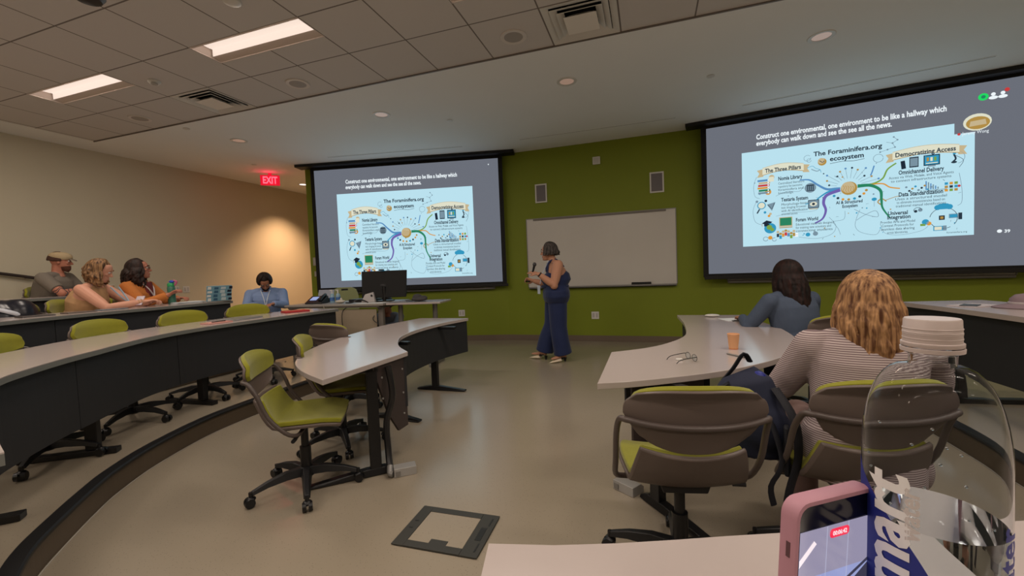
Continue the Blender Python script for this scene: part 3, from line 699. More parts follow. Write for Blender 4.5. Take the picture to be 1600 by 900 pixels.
p = Vector(FL0)+dv*2.95; outlet(p.x, p.y, .52, th, .12, .12, 'white outlet on the green wall behind the side table', WHITE, 2)
outlet(XL, 5.30, 1.18, PI/2, .115, .115, 'left of the two outlets on the beige wall'); outlet(XL, 5.48, 1.17, PI/2, .115, .115, 'right of the two outlets on the beige wall')
t = thing('handrail', 'dark sloping handrail on the beige left wall', 'handrail', (XL+.06, 2.9, 1.4))
b = B(); b.tube([(0, -2.2, .62), (0, .35, .09), (-.0, .47, .06)], .021, 10, smooth=4); b.build('rail', M('rail_brown', (60, 50, 46), .4), t)
for y_, z_ in ((-1.2, .40), (.1, .135)):
    b = B(); b.tube([(-.06, y_, z_-.06), (-.02, y_, z_-.06), (0, y_, z_-.01)], .008, 8, smooth=3); b.build('bracket', GREYM, t)

# ------------------------------------------------------------------ floor hatch
t = thing('floor_box', 'dark square floor box frame with a floor-coloured lid', 'floor box', (-.99, 1.835, 0), math.radians(1))
def rrect(hx, hy, r, n=5):
    out = []
    for cx, cy, a0 in ((hx-r, hy-r, 0), (-hx+r, hy-r, 90), (-hx+r, -hy+r, 180), (hx-r, -hy+r, 270)):
        for k in range(n+1): a = math.radians(a0+90*k/n); out.append((cx+r*math.cos(a), cy+r*math.sin(a)))
    return out
HB = M('floor_box_plastic', (56, 56, 52), .5)
b = B(); o_ = rrect(.222, .165, .02)
inn = [(.13, .12), (-.155, .12), (-.155, -.118), (-.045, -.118), (-.045, -.09), (.045, -.09), (.045, -.118), (.13, -.118)]
b.prism(o_, .0006, .004); b.build('base_plate', HB, t, smooth=False)
b = B(); b.box((-.19, 0, .006), (.062, .33, .006)); b.box((.177, 0, .006), (.088, .33, .006)); b.box((-.0135, .143, .006), (.29, .044, .006)); b.box((-.0135, -.142, .006), (.29, .044, .006)); b.box((0, -.105, .006), (.09, .034, .006))
b.build('frame', HB, t, smooth=False, bevel=.001)
b = B(); b.box((-.0135, 0.001, .0052), (.288, .241, .003)); b.build('lid', FLOOR, t, smooth=False)
for sx_, sy_, w_, h_ in ((.178, 0, .03, .1), (.195, .1, .008, .06), (.195, -.1, .008, .06), (-.19, .03, .02, .008), (-.19, -.03, .02, .008)):
    b = B(); b.box((sx_, sy_, .0095), (w_, h_, .001)); b.build('cable_flap', M('hatch_dark', (36, 36, 34), .4), t, smooth=False)

# ------------------------------------------------------------------ curved desks of the tiers
def arclen_cut(path, ymin=None, xa=None, xb=None, side=None):
    return path
def sub(path, cond): return [p for p in path if cond(p)]
def desk(name, label, path, zf, depth, overhang, panel_bottom, feet, edge=EDGE, group='long curved desks on the steps', cat='desk', plen=None):
    """path = front edge of the worktop, audience side to the right of travel"""
    mid = path[len(path)//2]; t = thing(name, label, cat, (mid.x, mid.y, zf), 0, group); zt = zf+.74
    out = offset(path, -depth)
    b = B(); b.prism(list(path)+out[::-1], zt-.004, zt); b.build('worktop', LAM, t, smooth=False, world=True)
    b = B(); b.prism(list(path)+out[::-1], zt-.034, zt-.0042); b.build('edge_band', edge, t, smooth=False, world=True)
    pi, po = offset(path, -overhang), offset(path, -overhang-.018)
    n = len(path); step = max(2, int(n/(plen or 4))+1)
    k = 0
    while k < n-1:
        e = min(k+step, n-1)
        if n-1-e < 3: e = n-1
        a, c = list(pi[k:e+1]), list(po[k:e+1])
        d0 = (a[1]-a[0]).normalized()*.0025; d1 = (a[-1]-a[-2]).normalized()*.0025
        a[0] = a[0]+d0; c[0] = c[0]+d0; a[-1] = a[-1]-d1; c[-1] = c[-1]-d1
        b = B(); b.prism(a+c[::-1], zf+panel_bottom, zt-.036); b.build('modesty_panel', PANEL, t, smooth=False, world=True); k = e
    for f_ in feet:
        i = int(f_*(n-1)); p = path[i]; d = (path[min(i+1, n-1)]-path[max(i-1, 0)]).normalized(); nr = Vector((d.y, -d.x))
        rz = math.atan2(nr.y, nr.x)
        c = p+nr*(overhang+.06); c2 = p+nr*(depth*.5)
        b = B(); b.box((c.x+nr.x*.06, c.y+nr.y*.06, zf+.37), (.07, .05, .66), rz)
        b.box((c2.x, c2.y, zf+.018), (depth*.9, .06, .035), rz); b.box((c2.x, c2.y, zt-.055), (depth*.7, .05, .04), rz)
        b.build('leg', BLK, t, smooth=False, world=True, bevel=.004)
    return t
p2 = [p for p in ROW2 if p.x < -1.5 and p.y < 4.36]
desk('curved_desk', 'long curved desk in the second row on the left, holding the red book', p2, .15, .60, .05, .27, (.02, .22, .45, .68, .955))
p2r = [p for p in ROW2 if p.x > -.25]; p2r = [Vector((-.238, .566))]+p2r[1:]
desk('curved_desk', 'curved desk running from under the water bottle round to the far right', p2r, .15, .60, .05, .27, (.06, .35, .62, .95), edge=EDGEP)
p3 = [p for p in ring(1.35) if p.x < -4.2 and .6 < p.y < 4.12]
desk('curved_desk', 'curved desk in the third row where the two women on the left sit', p3, .30, .60, .05, .25, (.04, .5, .95), plen=3)
p4 = [p for p in ring(2.7) if p.x < -5.3 and 1.0 < p.y < 3.95]
desk('curved_desk', 'curved desk in the fourth row in front of the man in the flat cap', p4, .45, .55, .05, .25, (.04, .5, .95), plen=2)

# ------------------------------------------------------------------ front tables (free outlines)
def sm(pts, n=5): return [p.to_2d() for p in catmull([(x, y, 0) for x, y in pts], n)]
def front_table(label, outer, inner, loc):
    poly = outer+inner
    t = thing('front_table', label, 'table', (loc[0], loc[1], 0), 0, 'wavy front tables'); zt = .74
    b = B(); b.prism(poly, zt-.032, zt); b.build('tabletop', LAM, t, smooth=False, world=True, bevel=.003)
    return t
def tee(t, post, dirv, back, front, w_=.07, top=.70):
    """a leg: post with a long foot"""
    rz = math.atan2(dirv[1], dirv[0]); d = Vector(dirv).normalized(); p = Vector(post)
    b = B(); b.box((p.x, p.y, .36), (w_, .05, .67), rz)
    a = p-d*back; c = p+d*front; m_ = (a+c)/2
    b.rings([[V(q.x+o.x, q.y+o.y, z) for o, z in ((s_, .006), (-s_, .006), (-s_*.7, hh), (s_*.7, hh))] for q, s_, hh in ((a, Vector((-d.y, d.x))*.03, .02), (p-d*.06, Vector((-d.y, d.x))*.035, .05), (p+d*.06, Vector((-d.y, d.x))*.035, .05), (c, Vector((-d.y, d.x))*.03, .02))])
    b.box((m_.x, m_.y, .69), ((c-a).length*.7, .05, .03), rz)
    b.build('leg', BLK, t, smooth=False, world=True, bevel=.004)
def wallpanel(t, path, z0, z1, mat, th=.018, z0e=None):
    pi = offset(path, th/2); po = offset(path, -th/2); n = len(path)
    b = B()
    b.rings([[V(a.x, a.y, z1), V(c.x, c.y, z1), V(c.x, c.y, (z0 if z0e is None else z0+(z0e-z0)*i/(n-1))), V(a.x, a.y, (z0 if z0e is None else z0+(z0e-z0)*i/(n-1)))] for i, (a, c) in enumerate(zip(pi, po))])
    return b.build('modesty_panel', mat, t, smooth=False, world=True)
outerL = sm([(-2.70, 4.56), (-2.78, 3.94), (-2.74, 3.44), (-2.66, 3.00), (-2.50, 2.54), (-2.28, 2.21), (-2.02, 1.99), (-1.70, 1.82)], 5)
innerL = sm([(-1.655, 2.60), (-1.84, 2.78), (-1.99, 2.99), (-2.12, 3.25), (-2.19, 3.63), (-2.17, 4.1), (-2.05, 4.555)], 5)
tL = front_table('wavy pale front table on the left with three green chairs along it', outerL, innerL, (-2.2, 3.2))
wallpanel(tL, [Vector((p.x-.03, p.y)) for p in innerL], .34, .707, PANEL)
b = B()
for sx in (-.009, .009): pass
b.rings([[V(-1.70+sx, 2.24, .707), V(-1.70+sx, 2.615, .707), V(-1.70+sx, 2.615, .20), V(-1.70+sx, 2.50, .20), V(-1.70+sx, 2.40, .34)] for sx in (-.009, .009)])
b.build('end_panel', PANELB, tL, smooth=False, world=True)
for y_, z_ in ((2.33, .62), (2.33, .48), (2.45, .42), (2.57, .62), (2.57, .45), (2.57, .30)):
    b = B(); b.cyl((-1.691, y_, z_), (-1.686, y_, z_), .007, seg=8); b.build('bolt', SILV, tL, world=True)
tee(tL, (-1.72, 2.26), (.44, .40), .40, .12); tee(tL, (-2.19, 3.19), (1, -.1), .25, .27); tee(tL, (-2.27, 4.09), (1, 0), .22, .36)
b = B(); b.tube([(-1.66, 2.36, .69), (-1.635, 2.36, .5), (-1.67, 2.33, .33), (-1.655, 2.31, .15), (-1.62, 2.27, .05)], .022, 8, smooth=5); b.build('cable_sleeve', M('cable_sleeve', (30, 30, 32), .3, coat=.3), tL, world=True)
b = B(); b.tube([(-1.62, 2.27, .06), (-1.60, 2.24, .03), (-1.58, 2.24, .025)], .02, 10, smooth=4); b.build('conduit_elbow', GREYM, tL, world=True)
def floorbox(loc, rz, lb):
    t = thing('floor_power_box', lb, 'power box', loc, rz, 'silver floor power boxes')
    b = B(); b.rings([[V(x, -.05, .0005), V(x, .05, .0005), V(x, .05, .035), V(x, .025, .055), V(x, -.05, .055)] for x in (-.07, .07)]); b.build('housing', SILV, t, smooth=False, bevel=.003)
    b = B(); b.box((-.045, -.052, .025), (.03, .006, .03)); b.build('cover_plate', GREYM, t)
floorbox((-1.545, 2.32, 0), math.radians(38), 'silver power box on the floor by the left table leg')
# right table, mirrored layout
innerR = sm([(.28, 4.78), (.30, 4.2), (.28, 3.65), (.23, 3.36), (.10, 3.08), (-.04, 2.90), (-.24, 2.745)], 5)
outerR = sm([(-.245, 2.0), (-.04, 2.09), (.27, 2.28), (.50, 2.47), (.71, 2.72), (.88, 3.02), (.965, 3.33), (1.0, 3.85), (.96, 4.2), (.93, 4.77)], 5)
tR = front_table('wavy pale front table on the right holding the paper cup and glasses', outerR, innerR, (.4, 3.4))
wallpanel(tR, [Vector((p.x+.05, p.y)) for p in innerR[1:-1]], .36, .707, PANEL)
tee(tR, (.02, 2.30), (-.35, .42), .42, .12); tee(tR, (.36, 3.25), (-1, -.1), .32, .18); tee(tR, (.42, 4.3), (-1, 0), .36, .2)
b = B(); b.rings([[V(.015+a, 2.36+a*.9, .706), V(.015+a, 2.36+a*.9, .30)] + [V(.025+a, 2.345+a*.9, .30), V(.025+a, 2.345+a*.9, .706)] for a in (-.12, .26)]); b.build('end_panel', PANELB, tR, smooth=False, world=True)
floorbox((-.14, 2.44, 0), math.radians(-35), 'silver power box on the floor by the right table, near the empty chair')

# ------------------------------------------------------------------ task chairs
def make_chair(label):
    t = thing('task_chair', label, 'chair', (0, 0, 0), 0, 'green task chairs')       # faces +Y
    # five-star base
    b = B()
    b.lathe([(.045, .075), (.05, .09), (.04, .135), (.001, .14)], seg=16)
    for k in range(5):
        a = math.radians(90+72*k-7); d = V(math.cos(a), math.sin(a), 0); s_ = V(-d.y, d.x, 0)
        secs = []
        for r_, hw, zt_, zb in ((.02, .032, .135, .085), (.12, .027, .135, .09), (.22, .022, .115, .083), (.30, .018, .088, .066)):
            c = d*r_; secs.append([c+s_*hw+V(0, 0, zb), c-s_*hw+V(0, 0, zb), c-s_*hw*.6+V(0, 0, zt_), c+s_*hw*.6+V(0, 0, zt_)])
        b.rings(secs)
    b.build('star_base', BLKP, t, bevel=.003)
    for k in range(5):
        a = math.radians(90+72*k-7); d = V(math.cos(a), math.sin(a), 0); s_ = V(-d.y, d.x, 0); c = d*.305
        b = B(); b.cyl(c+V(0, 0, .045), c+V(0, 0, .085), .012, seg=8)
        for q in (-1, 1): b.cyl(c+s_*.006*q+d*.008+V(0, 0, .028), c+s_*.026*q+d*.008+V(0, 0, .028), .0275, .0255, seg=18)
        b.ell(c+V(0, 0, .046), (.026, .026, .016), seg=10, rg=6); b.build('caster', BLK, t)
    b = B(); b.cyl((0, 0, .13), (0, 0, .26), .032, seg=18); b.cyl((0, 0, .26), (0, 0, .425), .022, seg=18); b.build('gas_column', BLK, t)
    b = B(); b.rings([[V(-.085, -.10, .39), V(.085, -.10, .39), V(.1, -.10, .432), V(-.1, -.10, .432)], [V(-.07, .10, .39), V(.07, .10, .39), V(.1, .12, .432), V(-.1, .12, .432)]])
    b.build('tilt_mechanism', BLKP, t, bevel=.006)
    b = B(); b.tube([(.07, .02, .395), (.16, .01, .385), (.245, 0, .385)], .005, 6, smooth=4)
    b.tube([(.21, 0, .385), (.26, -.004, .385)], .011, 8); b.build('lever', BLKP, t)
    # seat: shell under, pad over; the rear curls up
    def seatpt(u, v, off):       # u -1..1 across, v 0 rear ..1 front
        v = min(1, max(0, v))
        hw = .235*(1-.10*(1-v)**2-.06*max(0, v-.7)/.3)
        y = -.215+.46*v
        z = .455+.155*max(0, 1-v/.26)**1.7-.028*max(0, (v-.72)/.28)**2+.012*abs(u)**2.2-.010*math.cos(u*1.2)*(1 if .2 < v < .9 else .5)
        if v < .3: y += .05*(1-v/.3)*abs(u)**2-.02*(1-v/.3)
        r_ = (abs(u)**5+abs(2*v-1)**7)
        return V(u*hw*(1-.12*max(0, abs(2*v-1)**6)), y, z+off)
    def sheet(b, fn, nu, nv, off0, off1, inset=0):
        top = [[fn(-1+2*i/nu, j/nv, off1) for i in range(nu+1)] for j in range(nv+1)]
        bot = [[fn(-1+2*i/nu, j/nv, off0) for i in range(nu+1)] for j in range(nv+1)]
        if inset:
            cy = fn(0, .5, off1)
            for row in top:
                for p in row: p.x *= 1-inset; 
        T_ = [[b.v(p) for p in r_] for r_ in top]; Bo = [[b.v(p) for p in r_] for r_ in bot]
        for j in range(nv):
            for i in range(nu):
                b.face((T_[j][i], T_[j][i+1], T_[j+1][i+1], T_[j+1][i])); b.face((Bo[j][i], Bo[j+1][i], Bo[j+1][i+1], Bo[j][i+1]))
        for i in range(nu):
            b.face((T_[0][i], Bo[0][i], Bo[0][i+1], T_[0][i+1])); b.face((T_[nv][i], T_[nv][i+1], Bo[nv][i+1], Bo[nv][i]))
        for j in range(nv):
            b.face((T_[j][0], T_[j+1][0], Bo[j+1][0], Bo[j][0])); b.face((T_[j][nu], Bo[j][nu], Bo[j+1][nu], T_[j+1][nu]))
    def seatn(u, v, off):
        p = seatpt(u, v, 0); q = seatpt(u, min(1, v+.02), 0)-seatpt(u, max(0, v-.02), 0); n = V(1, 0, 0).cross(q).normalized(); return p+n*off
    b = B(); sheet(b, seatn, 14, 18, -.022, -.002); b.build('seat_shell', SHELL, t, bevel=.006, angle=60)
    b = B(); sheet(b, lambda u, v, o_: seatn(u*.965, .012+v*.976, o_), 14, 18, -.001, .026, .02); b.build('seat_pad', FAB, t, bevel=.009, seg=3, angle=60)
    # back: a shell tapering downward, curved round the sitter, with a thin pad
    def backpt(u, v):            # v 0 bottom ..1 top
        v = min(1, max(0, v))
        hw = .172+.075*min(1, v/.55)**.8
        if v > .6: hw -= .045*((v-.6)/.4)**2.2
        z = .615+.245*v
        y = -.235-.025*v-.02*v*v + .055*abs(u)**2*(.6+.4*v) - .012*math.sin(PI*min(1, v*1.15))
        if v > .84: y -= .02*((v-.84)/.16)
        return V(u*hw, y, z-.022*abs(u)**3*max(0, v-.5)*2+.05*abs(u)**2.5*(1-v)**1.5)
    def backn(u, v, off):
        p = backpt(u, v); du = backpt(min(1, u+.03), v)-backpt(max(-1, u-.03), v); dvv = backpt(u, min(1, v+.03))-backpt(u, max(0, v-.03))
        n = dvv.cross(du).normalized()      # towards the sitter (+y)
        if n.y < 0: n = -n
        return p+n*off
    b = B(); sheet(b, backn, 16, 18, -.012, 0); b.build('back_shell', SHELL, t, bevel=.005, angle=60)
    b = B(); sheet(b, lambda u, v, o_: backn(u*.97, .42+.585*v, o_), 16, 12, .001, .022, .015); b.build('back_pad', FAB, t, bevel=.008, seg=3, angle=60)
    # tubular frame: across the back, down both sides, under the seat
    vv = .44
    b = B(); arcp = [backn(u/6, vv, -.020) for u in range(-6, 7)]
    L_ = arcp[0]; R_ = arcp[-1]
    left = [V(L_.x-.018, L_.y+.03, L_.z-.01), V(-.268, -.165, .66), V(-.268, -.12, .54), V(-.262, -.04, .44), V(-.22, .01, .405), V(-.09, .02, .40)]
    pts = [V(-p.x, p.y, p.z) for p in left[::-1]]+arcp[::-1]+left
    b.tube(pts, .0115, 10, smooth=3); b.build('tube_frame', FRAMEM, t)
    return t
def place_chair(x, y, heading, zf, label):
    """heading = compass direction the chair faces, measured from +X"""
    global chair0
    rz = heading-PI/2
    if chair0['label'] == '-':
        chair0.matrix_basis = Matrix.Translation((x, y, zf)) @ Matrix.Rotation(rz, 4, 'Z'); chair0['label'] = label; return chair0
    return dup(chair0, (x, y, zf), rz, label)
chair0 = make_chair('-')
D = math.radians
place_chair(-2.05, 2.02, D(33), 0, 'empty green task chair at the near end of the left front table')
place_chair(-2.28, 2.62, D(36), 0, 'empty green task chair behind the nearest one at the left front table')
place_chair(-2.84, 3.40, D(84), 0, 'empty green task chair seen from behind at the far side of the left front table')
place_chair(.10, 1.83, D(101), 0, 'empty task chair seen from behind in front of the right table, backpack on it')
place_chair(.73, 2.02, D(103), 0, 'task chair under the blonde woman in the striped shirt')
place_chair(1.24, 3.92, D(115), 0, 'task chair under the dark haired woman at the right table')
for (x, y), lb in zip(((-4.06, 1.47), (-4.40, 2.22), (-4.47, 2.94), (-4.46, 3.66)), ('green chair tucked behind the second row desk, cut by the left edge', 'green chair behind the second row desk, in front of the woman in the patterned top', 'green chair behind the second row desk beside the grey notebook', 'green chair behind the second row desk in front of the man in blue')):
    c = Vector((-1.9, 3.0)); dd = (c-Vector((x, y))).normalized(); x2, y2 = x+dd.x*.28, y+dd.y*.28
    place_chair(x2-.0, y2, math.atan2(dd.y, dd.x), .15, lb)

# ------------------------------------------------------------------ people
def hand(b, w_, d, n, side, curl=.5, s=1.0, spread=.12, thumb=.5):
    """w_ wrist, d pointing direction, n back-of-hand normal, side +1 when the thumb lies on +x (d x n)"""
    d = Vector(d).normalized(); n = Vector(n); n = (n-d*n.dot(d)).normalized(); x = d.cross(n)*side
    w_ = Vector(w_)
    secs = []
    for t, hw, th in ((0, .026, .019), (.03, .034, .017), (.065, .040, .014), (.088, .038, .011)):
        c = w_+d*t*s
        secs.append([c+x*hw*s*math.cos(a)+n*th*s*math.sin(a) for a in [2*PI*k/12 for k in range(12)]])
    b.rings(secs)
    for k, (off, ln) in enumerate(((.029, .068), (.010, .078), (-.009, .072), (-.028, .056))):
        p = w_+(d*.083+x*off)*s; dd = (d+x*off*spread*20*.25).normalized(); pts = [p]; a = curl*.35
        for q in (.45, .32, .25):
            v2 = dd*math.cos(a)-n*math.sin(a); p = p+v2*ln*q*s; pts.append(p); a += curl*.85
        b.tube(pts, [.0098*s, .009*s, .0085*s, .0072*s], 8)
        b.ell(pts[-1], (.0075*s,)*3, seg=8, rg=6)
    p = w_+(d*.025+x*.026)*s; v1 = (d*.65+x*.75-n*.25*thumb).normalized(); v2 = (d*.9+x*.25-n*.5*thumb).normalized()
    q = p+v1*.035*s; r_ = q+v2*.03*s; e = r_+v2*.022*s
    b.tube([p, q, r_, e], [.013*s, .012*s, .0105*s, .008*s], 8); b.ell(e, (.008*s,)*3, seg=8, rg=6)
HEADR = [(-.114, .070, .030, .020), (-.104, .088, .005, .036), (-.082, .093, -.035, .048), (-.055, .092, -.062, .058), (-.025, .090, -.082, .066), (.0, .086, -.092, .071), (.03, .086, -.097, .075), (.06, .086, -.094, .074), (.085, .072, -.08, .064), (.103, .045, -.055, .046), (.113, .01, -.025, .02)]
def headmat(c, f, u):
    f = Vector(f).normalized(); u = Vector(u); u = (u-f*u.dot(f)).normalized(); r = f.cross(u)
    m = Matrix.Identity(4)
    for i in range(3): m[i][0], m[i][1], m[i][2], m[i][3] = r[i], f[i], u[i], c[i]
    return m
def head(b, m4, s=1.0):
    T = lambda x, y, z: m4 @ V(x*s, y*s, z*s)
    R = []
    for z, yf, yb, hw in HEADR:
        cy = (yf+yb)/2; ry = (yf-yb)/2; R.append([T(hw*math.copysign(abs(math.cos(a))**.85, math.cos(a)), cy+ry*math.sin(a), z) for a in [2*PI*k/24 for k in range(24)]])
    b.rings(R)
    b.tube([T(0, .086, .022), T(0, .100, -.002), T(0, .112, -.022), T(0, .102, -.031)], [.007*s, .009*s, .013*s, .009*s], 8)
    for q in (-1, 1):
        b.ell(T(q*.009, .099, -.028), (.008*s, .008*s, .006*s), seg=8, rg=6)
        b.tube([T(q*.012, .091, .036), T(q*.032, .088, .040), T(q*.052, .074, .033)], .006*s, 8, smooth=2)
        b.ell(T(q*.042, .068, -.012), (.017*s, .016*s, .013*s), seg=10, rg=6)
        b.ell(T(q*.074, -.006, -.004), (.010*s, .016*s, .030*s), seg=10, rg=8)
    b.tube([T(-.022, .088, -.058), T(0, .098, -.056), T(.022, .088, -.058)], .0055*s, 8, smooth=3)
    b.tube([T(-.019, .087, -.068), T(0, .096, -.068), T(.019, .087, -.068)], .006*s, 8, smooth=3)
    b.ell(T(0, .078, -.098), (.022*s, .016*s, .014*s), seg=10, rg=6)
SC = {}
def skin(name, col): return M(name, col, .55, noise=.05, nscale=25, spec=.35)
def tors(b, J, e=0.0, g=1.0, z0=None, sh=True, hipw=1.0, bust=0.0):
    """torso from hips to shoulders"""
    p, c, n, tr = Vector(J['pelvis']), Vector(J['chest']), Vector(J['neck']), Vector(J['tr'])
    w_ = p.lerp(c, .45); shw = (Vector(J['shR'])-Vector(J['shL'])).length/2
    dn = (w_-p).normalized()
    secs = [(p-dn*.10, (.13*hipw+e)*g, (.105+e)*g), (p-dn*.03, (.165*hipw+e)*g, (.125+e)*g), (p+dn*.05, (.165*hipw+e)*g, (.125+e)*g), (w_, (.135+e)*g, (.105+e)*g), (p.lerp(c, .75), (.145+e)*g, (.115+bust+e)*g), (c, (shw*.86+e)*(.5+.5*g), (.112+bust*.6+e)*g), (c.lerp(n, .5), (shw*.84+e)*(.6+.4*g), (.085+e)*g), (c.lerp(n, .8), shw*.5+e, .06+e)]
    b.loft(secs, 24, 2.3, x=tr)
def limb(b, pts, rad, seg=14): b.tube(pts, rad, seg, smooth=4)
def arm(b, sh, el, wr, r=(.052, .044, .038, .036, .026), t0=0., t1=2.):
    sh, el, wr = Vector(sh), Vector(el), Vector(wr)
    P_ = lambda t: sh.lerp(el, t) if t <= 1 else el.lerp(wr, t-1)
    ts = [t0+(t1-t0)*k/8 for k in range(9)]
    rr = []
    for t in ts:
        q = t*2; k = min(int(q), 3); rr.append(r[k]+(r[k+1]-r[k])*(q-k))
    P2 = [P_(t) for t in ts]
    b.tube(P2, rr, 14); b.ell(P2[0], (rr[0],)*3, seg=12, rg=8)
    if t0 < 1 < t1: b.ell(el, (r[2]*1.02,)*3, seg=12, rg=8)
def leg(b, hip, kn, an, r=(.085, .07, .056, .052, .036)):
    arm(b, hip, kn, an, r)
def foot(b, an, d, s=1.0, pitch_=0.):
    an = Vector(an); d = Vector(d).normalized(); x = V(d.y, -d.x, 0)
    secs = []
    for t, hw, top in ((-.055, .028, .05), (-.02, .034, .075), (.05, .038, .055), (.12, .042, .035), (.17, .034, .026), (.19, .016, .018)):
        c = an+d*t*s; c.z = an.z-.07*s
        secs.append([c+x*hw*s*math.cos(a)+V(0, 0, (top*s/2)*(1+math.sin(a))) for a in [2*PI*k/12 for k in range(12)]])
    b.rings(secs)
def body(b, J, g=1.0, hands=True, feet=True, armr=(.05, .043, .036, .034, .025), legr=(.085, .07, .056, .052, .036), hipw=1.0, headscale=1.0):
    tors(b, J, 0, g, hipw=hipw)
    n = Vector(J['neck']); hc = Vector(J['head']); m4 = headmat(hc, J['hf'], J['hu'])
    b.tube([n-V(0, 0, .05), n, m4 @ V(0, -.02, -.05), m4 @ V(0, -.015, 0)], [.07, .058, .054, .05], 14)
    for s_ in 'LR':
        a = tuple(x*(.55+.45*g) for x in armr) if g != 1 else armr
        arm(b, J['sh'+s_], J['el'+s_], J['wr'+s_], a)
        b.tube([n+V(0, 0, -.01), n.lerp(Vector(J['sh'+s_]), .55)+V(0, 0, .005), Vector(J['sh'+s_])+V(0, 0, -.005)], [.04, .045, .05], 12)
        if hands: hand(b, J['wr'+s_], J['hd'+s_], J['hn'+s_], J.get('sd'+s_, 1 if s_ == 'L' else -1), J.get('curl'+s_, .5))
        leg(b, J['hip'+s_], J['kn'+s_], J['an'+s_], legr)
        if feet: foot(b, J['an'+s_], J['to'+s_])
    head(b, m4, headscale)
    return m4
def eyes(root, m4, s=1.0, iris=(60, 45, 30), parent=None):
    for q in (-1, 1):
        b = B(); c = m4 @ V(q*.031*s, .079*s, .016*s); b.ell(c, (.0125*s,)*3, seg=12, rg=8); e = b.build('eye', M('eye_white', (215, 205, 198), .3), root)
        b = B(); f = (m4 @ V(0, 1, 0)-m4 @ V(0, 0, 0)); b.ell(c+f*.0095*s-V(0, 0, .001), (.006*s,)*3, seg=10, rg=6); b.build('iris', M('iris_%d' % iris[0], iris, .2), e)
def brows(root, m4, mat, s=1.0):
    b = B()
    for q in (-1,):
        b = B(); b.tube([m4 @ V(q*.014*s, .0985*s, .038*s), m4 @ V(q*.032*s, .095*s, .045*s), m4 @ V(q*.052*s, .081*s, .038*s)], .0035*s, 6, smooth=3); b.build('eyebrow', mat, root)
        b = B(); b.tube([m4 @ V(-q*.014*s, .0985*s, .038*s), m4 @ V(-q*.032*s, .095*s, .045*s), m4 @ V(-q*.052*s, .081*s, .038*s)], .0035*s, 6, smooth=3); b.build('eyebrow', mat, root)
def seated(sp=.52, lean=0., sw=.19, back=0., head_down=0., turn=0., hz=0.):
    """a sitting figure, facing +Y, z from the floor under the chair"""
    sl, cl = math.sin(lean), math.cos(lean)
    P0 = V(0, -.05, sp)
    up_ = lambda t, x=0: P0+V(x, t*sl, t*cl)
    J = dict(pelvis=P0, chest=up_(.36), neck=up_(.50), tr=(1, 0, 0), shL=up_(.43, -sw), shR=up_(.43, sw))
    n = Vector(J['neck']); J['head'] = n+V(0, .02+.06*math.sin(head_down)+.03*sl, .145+hz-.02*head_down)
    J['hf'] = (math.sin(turn), math.cos(head_down)*math.cos(turn), -math.sin(head_down)); J['hu'] = (0, math.sin(head_down)+.01, 1)
    for s_, q in (('L', -1), ('R', 1)):
        J['hip'+s_] = V(q*.09, 0, sp-.02); J['kn'+s_] = V(q*.12, .40, sp+.01); J['an'+s_] = V(q*.12, .38, .09); J['to'+s_] = (q*.1, 1, 0)
        J['hn'+s_] = (0, 0, 1)
    return J
def scalp_hair(b, m4, n, length, rad, wave=0., wl=.09, az0=58, spread=1.0, part=.0, seed=1, frac_back=0., cap=True, e=0., tip=.35, down=V(0, 0, -1), jit=.012, side_len=None, lift=0., seg=6):
    rnd = random.Random(seed)
    if cap:
        R = []
        for k in range(1, 11):
            th = math.radians(12*k*.93); 
            R.append([m4 @ V((.083+e)*math.sin(th)*math.cos(a), -.010+(.101+e)*math.sin(th)*math.sin(a)*(1 if math.sin(a) < 0 else .90 if th < 1.1 else .55), .012+(.112+e)*math.cos(th)) for a in [2*PI*j/20 for j in range(20)]])
        b.rings(R)
    for i in range(n):
        az = math.radians(az0+(360-2*az0)*(i+rnd.random()*.8)/n)      # 0 = forward
        l = length*(1-.15*rnd.random())
        if side_len is not None:
            l *= 1+(side_len-1)*abs(math.sin(az))
        P_ = []
        for th in (4, 28, 50, 70, 88):
            t = math.radians(th); P_.append(m4 @ V((.087+e+lift*math.sin(t))*math.sin(t)*math.sin(az)+part*math.cos(t), -.012+(.106+e+lift*math.sin(t))*math.sin(t)*math.cos(az)*(1 if math.cos(az) < 0 else .95), .012+(.118+e)*math.cos(t)))
        p = P_[-1]; out = (p-(m4 @ V(0, 0, 0))); out.z = 0; out.normalize()
        ph = rnd.random()*6; steps = max(2, int(l/.035)); tang = V(-out.y, out.x, 0)
        for k in range(1, steps+1):
            d = l*k/steps
            off = out*(spread*.035*math.sin(min(1, d/.12)*PI/2)-.02*(d/ max(l, .01))**2)+ (tang*math.sin(d/wl*2*PI+ph)+out*math.cos(d/wl*2*PI+ph))*wave
            P_.append(p+down*d+off+V(rnd.uniform(-jit, jit), rnd.uniform(-jit, jit), 0)*.5)
        b.tube(P_, [rad*.7, rad, rad, rad*.9, rad*tip], seg, smooth=2)
def glasses_frame(m4, mat, root, s=1.0):
    b = B()
    for q in (-1, 1):
        b.tube([m4 @ V(q*.033*s+.024*s*math.cos(a), .100*s, .012*s+.018*s*math.sin(a)) for a in [2*PI*k/16 for k in range(16)]], .0016*s, 6, closed=True)
        b.tube([m4 @ V(q*.057*s, .098*s, .018*s), m4 @ V(q*.078*s, .06*s, .018*s), m4 @ V(q*.082*s, 0, .012*s)], .0016*s, 6)
    b.tube([m4 @ V(-.010*s, .102*s, .014*s), m4 @ V(.010*s, .102*s, .014*s)], .0016*s, 6)
    b.build('glasses', mat, root)
def person(label, loc, rz): return thing('person', label, 'person', loc, rz)
HDARK = hair_mat('dark_hair', (18, 13, 12), (52, 34, 28)); HGREY = hair_mat('dark_greying_hair', (28, 24, 24), (92, 84, 80), 90)
